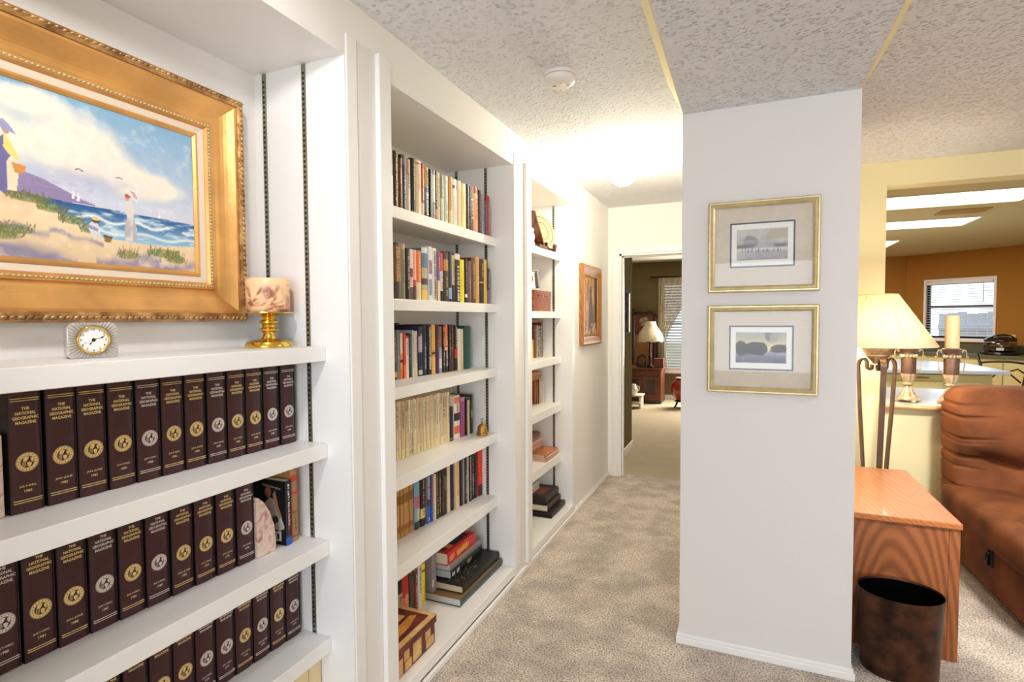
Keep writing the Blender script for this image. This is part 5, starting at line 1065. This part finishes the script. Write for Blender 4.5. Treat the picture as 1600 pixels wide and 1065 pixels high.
t = thing('picket_fence', 'blue-grey fence outside the kitchen window', 'fence', (0,0,0)); FG = mat('weathered_blue_fence', (190,202,220), .8)
for k in range(26):
    s = -.8+.16*k; kbox(MB(), s, s+.145, -2.6, -2.57, 0, 1.50+.012*(k % 3)).build('picket', FG, t)
kbox(MB(), -.8, 3.4, -2.57, -2.53, .4, .48).build('rail', FG, t); kbox(MB(), -.8, 3.4, -2.57, -2.53, 1.2, 1.28).build('rail', FG, t)
struct(MB().box(-12,26,11.15,34,-.14,-.02).build('ground_outside', mat('dry_lawn', (150,150,110), .95)))
t = thing('outlet_plate', 'ivory wall outlet on the orange kitchen wall beside the oven', 'outlet', (0,0,0)); kbox(MB(), 1.385, 1.455, 0, .006, 1.06, 1.18).build('cover_plate', mat('ivory_plastic', (226,190,110), .5), t); kbox(MB(), 1.405, 1.435, .006, .009, 1.085, 1.115).build('socket', WP, t); kbox(MB(), 1.405, 1.435, .006, .009, 1.125, 1.155).build('socket', WP, t)
# counters
GREEN = mat('dark_green_laminate', (92,96,76), .35); CAB = mat('sage_cream_cabinet', (206,196,140), .55); ISL = mat('pale_blue_worktop', (176,190,206), .2)
t = thing('kitchen_counter', 'long kitchen counter under the window on the angled wall', 'counter', (0,0,0)); kbox(MB(), .1, 2.6, .004, .58, .0, .87).build('base_cabinet', CAB, t); kbox(MB(), .05, 2.65, .004, .62, .87, .91).build('worktop', GREEN, t); kbox(MB(), .05, 2.65, .004, .02, .91, 1.03).build('backsplash', GREEN, t)
for k in range(5): d = kbox(MB(), .15+.49*k, .58+.49*k, .58, .6, .1, .82).build('door', CAB, t, bevel=.006); kbox(MB(), .19+.49*k, .54+.49*k, .6, .604, .16, .76).build('panel', mat('tan_panel', (214,190,130), .6) if k == 0 else bpy.data.materials['tan_panel'], d)
t = thing('kitchen_island', 'sage kitchen island with a pale blue worktop', 'kitchen island', (2.95, 6.85, 0))
IP = [(-1.2,-.50),(.52,-.255),(.486,.77),(-.05,1.2),(-1.2,1.2)]
MB().prism(IP, lambda u, v, q: (u, v, q), .885, .92).build('worktop', ISL, t, bevel=.004); MB().prism([(-1.15,-.44),(.40,-.20),(.40,.7),(-.1,1.1),(-1.15,1.1)], lambda u, v, q: (u, v, q), 0, .885).build('cabinet_body', CAB, t)
def isl(u, o, z): d = Vector((1.55,.24)).normalized(); n_ = Vector((d.y,-d.x)); p = Vector((-1.15,-.44))+d*u+n_*o; return (p.x, p.y, z)
def ibox(u0,u1,o0,o1,z0,z1): return MB().add([isl(u,o,z) for z in (z0,z1) for u,o in ((u0,o0),(u1,o0),(u1,o1),(u0,o1))], [(0,3,2,1),(4,5,6,7),(0,1,5,4),(1,2,6,5),(2,3,7,6),(3,0,4,7)])
for u0, u1 in ((.25,.68),(.72,1.15),(1.2,1.5)):
    d = ibox(u0,u1,0,.018,.1,.80).build('door', CAB, t, bevel=.005); ibox(u0+.05,u1-.05,.018,.022,.16,.74).build('panel', bpy.data.materials['tan_panel'], d)
d = ibox(.72,1.15,0,.018,.81,.87).build('drawer', CAB, t, bevel=.004); ibox(.84,1.03,.018,.035,.835,.85).build('handle', OBRASS, d)
t = thing('countertop_oven', 'round black and glass countertop oven on the far kitchen counter', 'oven', kp(1.42,.34,.9103))
MB().lathe([(.001,0),(.20,0),(.215,.012),(.21,.035),(.17,.045),(.001,.045)], n=32).build('base', BLACKP, t, auto=True); MB().lathe([(.165,.045),(.178,.055),(.178,.175),(.165,.19)], n=32).build('glass_bowl', glass('smoky_glass', (206,196,190), 1.6), t, True)
MB().lathe([(.001,.06),(.15,.06),(.15,.066),(.001,.066)], n=24).lathe([(.12,.12),(.14,.12),(.14,.124),(.12,.124)], n=24).build('rack', mat('chromed_steel', (206,200,196), .2, .9), t, auto=True)
MB().lathe([(.17,.186),(.18,.19),(.178,.21),(.14,.235),(.06,.252),(.001,.255)], n=32).build('dome_lid', BLACKP, t, auto=True); MB().tube([(-.16,-.05,.215),(-.09,-.08,.262),(.0,-.09,.277),(.09,-.08,.262),(.16,-.05,.215)], .011, 8).build('handle', BLACKP, t, True)
MB().box(-.1,-.02,-.181,-.176,.065,.10).build('control_label', PAPER, t)
def iron_chair(x, y, rz, label, top):
    t = thing('iron_chair', label, 'chair', (x, y, 0), rz, 'wrought iron kitchen chairs')
    for s in (-1, 1):
        MB().tube([(s*.17,.19,0),(s*.17,.17,.45),(s*.165,.19,.62),(s*.20,.23,.85),(s*.24,.27,top)], .014, 8).build('back_post', IRON, t, True); MB().tube([(s*.19,-.2,0),(s*.19,-.19,.45)], .013, 8).build('leg', IRON, t, True)
    MB().tube([(-.205,.236,top-.1),(-.1,.236,top-.085),(0,.236,top-.08),(.1,.236,top-.085),(.205,.236,top-.1)], .012, 7).build('top_rail', IRON, t, True)
    for s in (-1, 1): MB().tube([(s*.19,.215,.78),(s*.12,.22,top-.16),(s*.03,.225,top-.2),(-s*.05,.22,.78),(-s*.15,.2,.68)], .009, 7).build('scroll', IRON, t, True)
    MB().box(-.2,.2,-.21,.2,.45,.49).build('seat', mat('tan_seat_pad', (176,146,100), .8) if 'tan_seat_pad' not in bpy.data.materials else bpy.data.materials['tan_seat_pad'], t, bevel=.012)
iron_chair(3.84, 7.85, math.radians(-20), 'wrought iron chair at the far side of the kitchen island', .995); iron_chair(3.97, 6.45, math.radians(-50), 'wrought iron chair at the right end of the kitchen island', .97); iron_chair(3.50, 5.62, math.radians(160), 'wrought iron chair nearest the bar counter', .86)
t = thing('pantry_cabinet', 'sage kitchen end cabinet behind the right iron chair', 'cabinet', (4.62, 7.2, 0)); MB().box(-.28,.4,-.3,.3,0,.97).build('carcass', CAB, t, bevel=.004); d = MB().box(-.24,.36,-.318,-.3,.06,.92).build('door', CAB, t, bevel=.004); MB().box(-.18,.30,-.322,-.318,.12,.86).build('panel', CAB, d)
# ================================================================ bedroom beyond the hall
t = thing('bedroom_wall_picture', 'dark framed picture with a white mat on the bedroom entry wall', 'framed print', (-.011, 0, 0)); f = lambda u, v, h: (h, u, v)
sweep([(0,0),(0,.022),(.03,.02),(.03,0)], 5.42, 5.905, 1.27, 1.735, f).build('frame_rails', mat('dark_walnut_frame', (52,36,28), .9, spec=.05), t); MB().box(.002,.012,5.445,5.88,1.295,1.71).build('picture_sheet', mat('brown_print', (110,96,86), 1.0, spec=0, c2=(64,54,50), vscale=9), t); MB().box(.012,.024,5.868,5.884,1.295,1.71).build('light_edge', WP, t)
DK = wood('dark_mahogany', (30,18,14), (62,36,26), (6,6,2), .35); MH = wood('warm_cherry', (86,40,22), (120,62,36), (9,9,1.5), .5, 2.6, 12.0, .05)
t = thing('washstand_cabinet', 'warm cherry two-door washstand cabinet in the bedroom corner', 'cabinet', (-.45, 9.62, 0))
MB().box(-.3,.31,-.25,.25,.06,.575).build('carcass', MH, t, bevel=.006); MB().box(-.33,.335,-.28,.26,.575,.602).build('top_board', MH, t, bevel=.006); MB().box(-.3,.31,-.24,.24,0,.06).build('plinth', DK, t)
for a, b in ((-.26,-.005),(.005,.26)): d = MB().box(a,b,-.262,-.25,.1,.46).build('door', MH, t, bevel=.004); MB().box(a+.05,b-.05,-.266,-.262,.15,.41).build('panel', DK, d, bevel=.003); 
d = MB().box(-.26,.26,-.262,-.25,.48,.56).build('drawer', MH, t, bevel=.004); MB().ball((0,-.272,.52),.012,8,6).build('knob', OBRASS, d, True)
t = thing('carved_screen', 'dark carved screen with a red portrait panel behind the bedroom lamp', 'screen', (-.50, 9.93, 0))
for s, tp in ((-1,1.63),(1,1.50)): MB().lathe([(.03,0),(.03,.6),(.022,.63),(.032,.7),(.032,1.3),(.024,1.34),(.034,1.4),(.028,tp-.05),(.034,tp-.03),(.001,tp)], (s*.19-.02,0,0), 14).build('post', DK, t, True)
MB().box(-.20,.17,-.012,.012,.62,1.16).build('tan_panel', mat('tan_veneer', (150,110,70), .5, var=.2, vscale=6), t); MB().box(-.20,.17,-.014,.012,1.18,1.50).build('red_panel', mat('faded_red_velvet', (116,66,58), .8, var=.2, vscale=14), t, bevel=.004)
MB().tube([(-.21,-.01,1.52),(-.12,-.015,1.55),(-.02,-.02,1.53),(.08,-.015,1.56),(.17,-.01,1.54),(.20,-.01,1.47),(.17,-.01,1.40)], .02, 8).build('crest_rail', DK, t, True); MB().tube([(-.23,-.01,1.60),(-.275,-.01,1.56),(-.27,-.01,1.44),(-.24,-.01,1.36)], .02, 8).build('side_scroll', DK, t, True)
MB().lathe([(.001,.0),(.085,.0),(.085,.008),(.001,.01)], (0,0,0), 24).build('portrait_oval', mat('portrait_print', (206,186,160), .6, c2=(110,84,70), vscale=12), t); o = [c for c in t.children if c.name.startswith('portrait')][0]; o.rotation_euler = (math.pi/2,0,0); o.location = (-.01,-.015,1.38)
t = thing('bedside_lamp', 'lamp with a scalloped cream fabric shade on the washstand cabinet', 'lamp', (-.345, 9.53, .6023))
m = MB(); pr = [(.225,.455),(.222,.50),(.205,.56),(.17,.62),(.125,.68),(.10,.73),(.092,.785)]; n = 48
m.add([(r_*(1+.035*math.cos(8*2*math.pi*k/n)*(1-i/7)), 0, 0) and (r_*(1-.05*abs(math.sin(4*2*math.pi*k/n))*(1-i/8))*math.cos(2*math.pi*k/n), r_*(1-.05*abs(math.sin(4*2*math.pi*k/n))*(1-i/8))*math.sin(2*math.pi*k/n), z_-(.018*abs(math.sin(4*2*math.pi*k/n)) if i == 0 else 0)) for i, (r_, z_) in enumerate(pr) for k in range(n)], [(i*n+k, i*n+(k+1)%n, (i+1)*n+(k+1)%n, (i+1)*n+k) for i in range(len(pr)-1) for k in range(n)])
sh = m.build('lamp_shade', mat('ivory_fabric_shade', (240,228,204), .9), t, True); sh.modifiers.new('thick', 'SOLIDIFY').thickness = .003
MB().lathe([(.001,0),(.06,0),(.06,.015),(.045,.03),(.022,.05),(.018,.12),(.028,.17),(.018,.22),(.014,.38),(.02,.42),(.008,.43),(.008,.76),(.001,.76)], n=20).build('turned_base', mat('dark_bronze', (54,44,36), .4, .6), t, auto=True)
t = thing('oval_photo_frame', 'small arched wooden photo frame left of the bedroom lamp', 'photo frame', (-.475, 9.45, .6023)); 
MB().prism([(-.085,0),(.085,0),(.085,.14)]+[(.085*math.cos(a),.14+.085*math.sin(a)) for a in np.linspace(.2,2.94,9)]+[(-.085,.14)], lambda u, v, q: (u, q+.12*v, v), 0, .018).build('frame_body', DK, t, bevel=.004); MB().prism([(.055*math.cos(a),.115+.07*math.sin(a)) for a in np.linspace(0,6.1,16)], lambda u, v, q: (u, q+.12*v, v), -.004, .002).build('photo_oval', mat('sepia_photo', (150,92,58), .6, c2=(84,46,30), vscale=20), t)
o = MB().box(-.08,.08,-.06,.06,0,.15).box(-.086,.086,-.066,.066,.15,.162).build('wooden_trinket_box', MH, bevel=.004); o.location = (-.185, 9.46, .6023); tag(o, 'small square wooden box right of the bedroom lamp', 'box')
w3 = struct(sweep([(0,-.02),(0,.02),(.06,.02),(.06,-.02)], BW[0]-.05, BW[1]+.05, BW[2]-.05, BW[3]+.05, lambda u, v, h: (u, 10.0-h, v)).build('window_3', WP)); MB().box(BW[0],BW[1],10.10,10.105,BW[2],BW[3]).build('glass_pane', CLEAR, w3); MB().box(BW[0]-.08,BW[1]+.08,9.94,10.0,BW[2]-.08,BW[2]-.045).build('sill', WP, w3); MB().box(BW[0],BW[1],10.06,10.1,1.32,1.36).build('meeting_rail', BLACKP, w3)
t = thing('bedroom_blind', 'pale blue-lit horizontal blind in the bedroom window', 'blind', (0,0,0)); SL = mat('bedroom_slat', (206,214,226), .5)
for k in range(30):
    z = BW[2]+.03+.05*k; MB().add([(BW[0]+.01,9.965,z-.014),(BW[1]-.01,9.965,z-.014),(BW[1]-.01,9.998,z+.014),(BW[0]+.01,9.998,z+.014),(BW[0]+.01,9.965,z-.0115),(BW[1]-.01,9.965,z-.0115),(BW[1]-.01,9.998,z+.0165),(BW[0]+.01,9.998,z+.0165)], [(0,1,2,3),(7,6,5,4),(0,4,5,1),(2,6,7,3),(1,5,6,2),(0,3,7,4)]).build('slat', SL, t)
MB().box(BW[0]+.005,BW[1]-.005,9.96,10.0,BW[3]-.05,BW[3]-.005).build('headrail', WP, t)
t = thing('tied_curtain', 'sheer cream curtain swept to the left of the bedroom window', 'curtain', (0,0,0)); m = MB(); nu, nv = 60, 30
vs = []
for j in range(nv+1):
    q = j/nv; z = 2.16-1.58*q; xl = -.27; xr = .62*(1-min(1,q/.70))**1.25-.13 if q < .70 else -.13+.10*(q-.70)
    for i in range(nu+1):
        s = i/nu; vs.append((xl+(xr-xl)*s, 9.925+.022*math.sin(s*46)+.008*math.sin(s*21+1), z))
m.add(vs, [(j*(nu+1)+i, j*(nu+1)+i+1, (j+1)*(nu+1)+i+1, (j+1)*(nu+1)+i) for j in range(nv) for i in range(nu)])
cm = mat('sheer_cream_fabric', (196,186,162), .9); cb_ = cm.node_tree.nodes['Principled BSDF']; cb_.inputs['Alpha'].default_value = .82
m.build('curtain_panel', cm, t, True)
MB().tube([(-.36,9.9,2.165),(1.2,9.9,2.165)], .012, 8).ball((-.385,9.9,2.165), .026, 8, 6).build('curtain_rod', DK, t, True)
t = thing('red_floor_vase', 'glossy red vase on a dark iron stand by the bedroom window', 'vase', (.235, 9.12, .1153))
MB().lathe([(.09,0),(.13,.03),(.18,.12),(.192,.19),(.175,.27),(.125,.33),(.095,.355),(.115,.372),(.11,.372),(.085,.355)], n=32).build('vase_body', mat('red_glaze', (150,52,30), .15, coat=.6), t, True)
t = thing('vase_stand', 'dark iron stand under the red bedroom vase', 'stand', (.235, 9.12, 0)); MB().lathe([(.10,.105),(.125,.105),(.125,.1145),(.10,.1145)], n=24).build('ring', IRON, t, auto=True)
for k in range(4): a = math.pi/4+k*math.pi/2; MB().tube([(.11*math.cos(a),.11*math.sin(a),.11),(.13*math.cos(a),.13*math.sin(a),.06),(.16*math.cos(a),.16*math.sin(a),.012)], .011, 7).build('leg', IRON, t, True)
t = thing('white_step_stool', 'white two-step stool partly behind the bedroom entry wall', 'stool', (-.52, 8.9, 0)); WS_ = mat('chalk_white_paint', (206,200,184), .6)
MB().box(-.17,.17,-.14,.14,.19,.215).build('top_step', WS_, t, bevel=.004)
for a in (-.15,.12): MB().box(a,a+.03,-.13,.13,0,.19).build('side_board', WS_, t, bevel=.003)
MB().box(-.15,.15,-.2,-.06,.09,.11).build('lower_step', WS_, t, bevel=.003)
t = thing('white_jug', 'white rounded jug standing on the white step stool', 'jug', (-.52, 8.9, .2153)); MB().lathe([(.05,0),(.075,.03),(.085,.07),(.07,.115),(.045,.14),(.055,.16),(.05,.16),(.04,.14)], n=20).build('jug_body', mat('white_glaze', (214,208,192), .25), t, True); MB().tube([(.05,0,.14),(.1,0,.12),(.1,0,.07),(.08,0,.05)], .008, 7).build('handle', bpy.data.materials['white_glaze'], t, True)
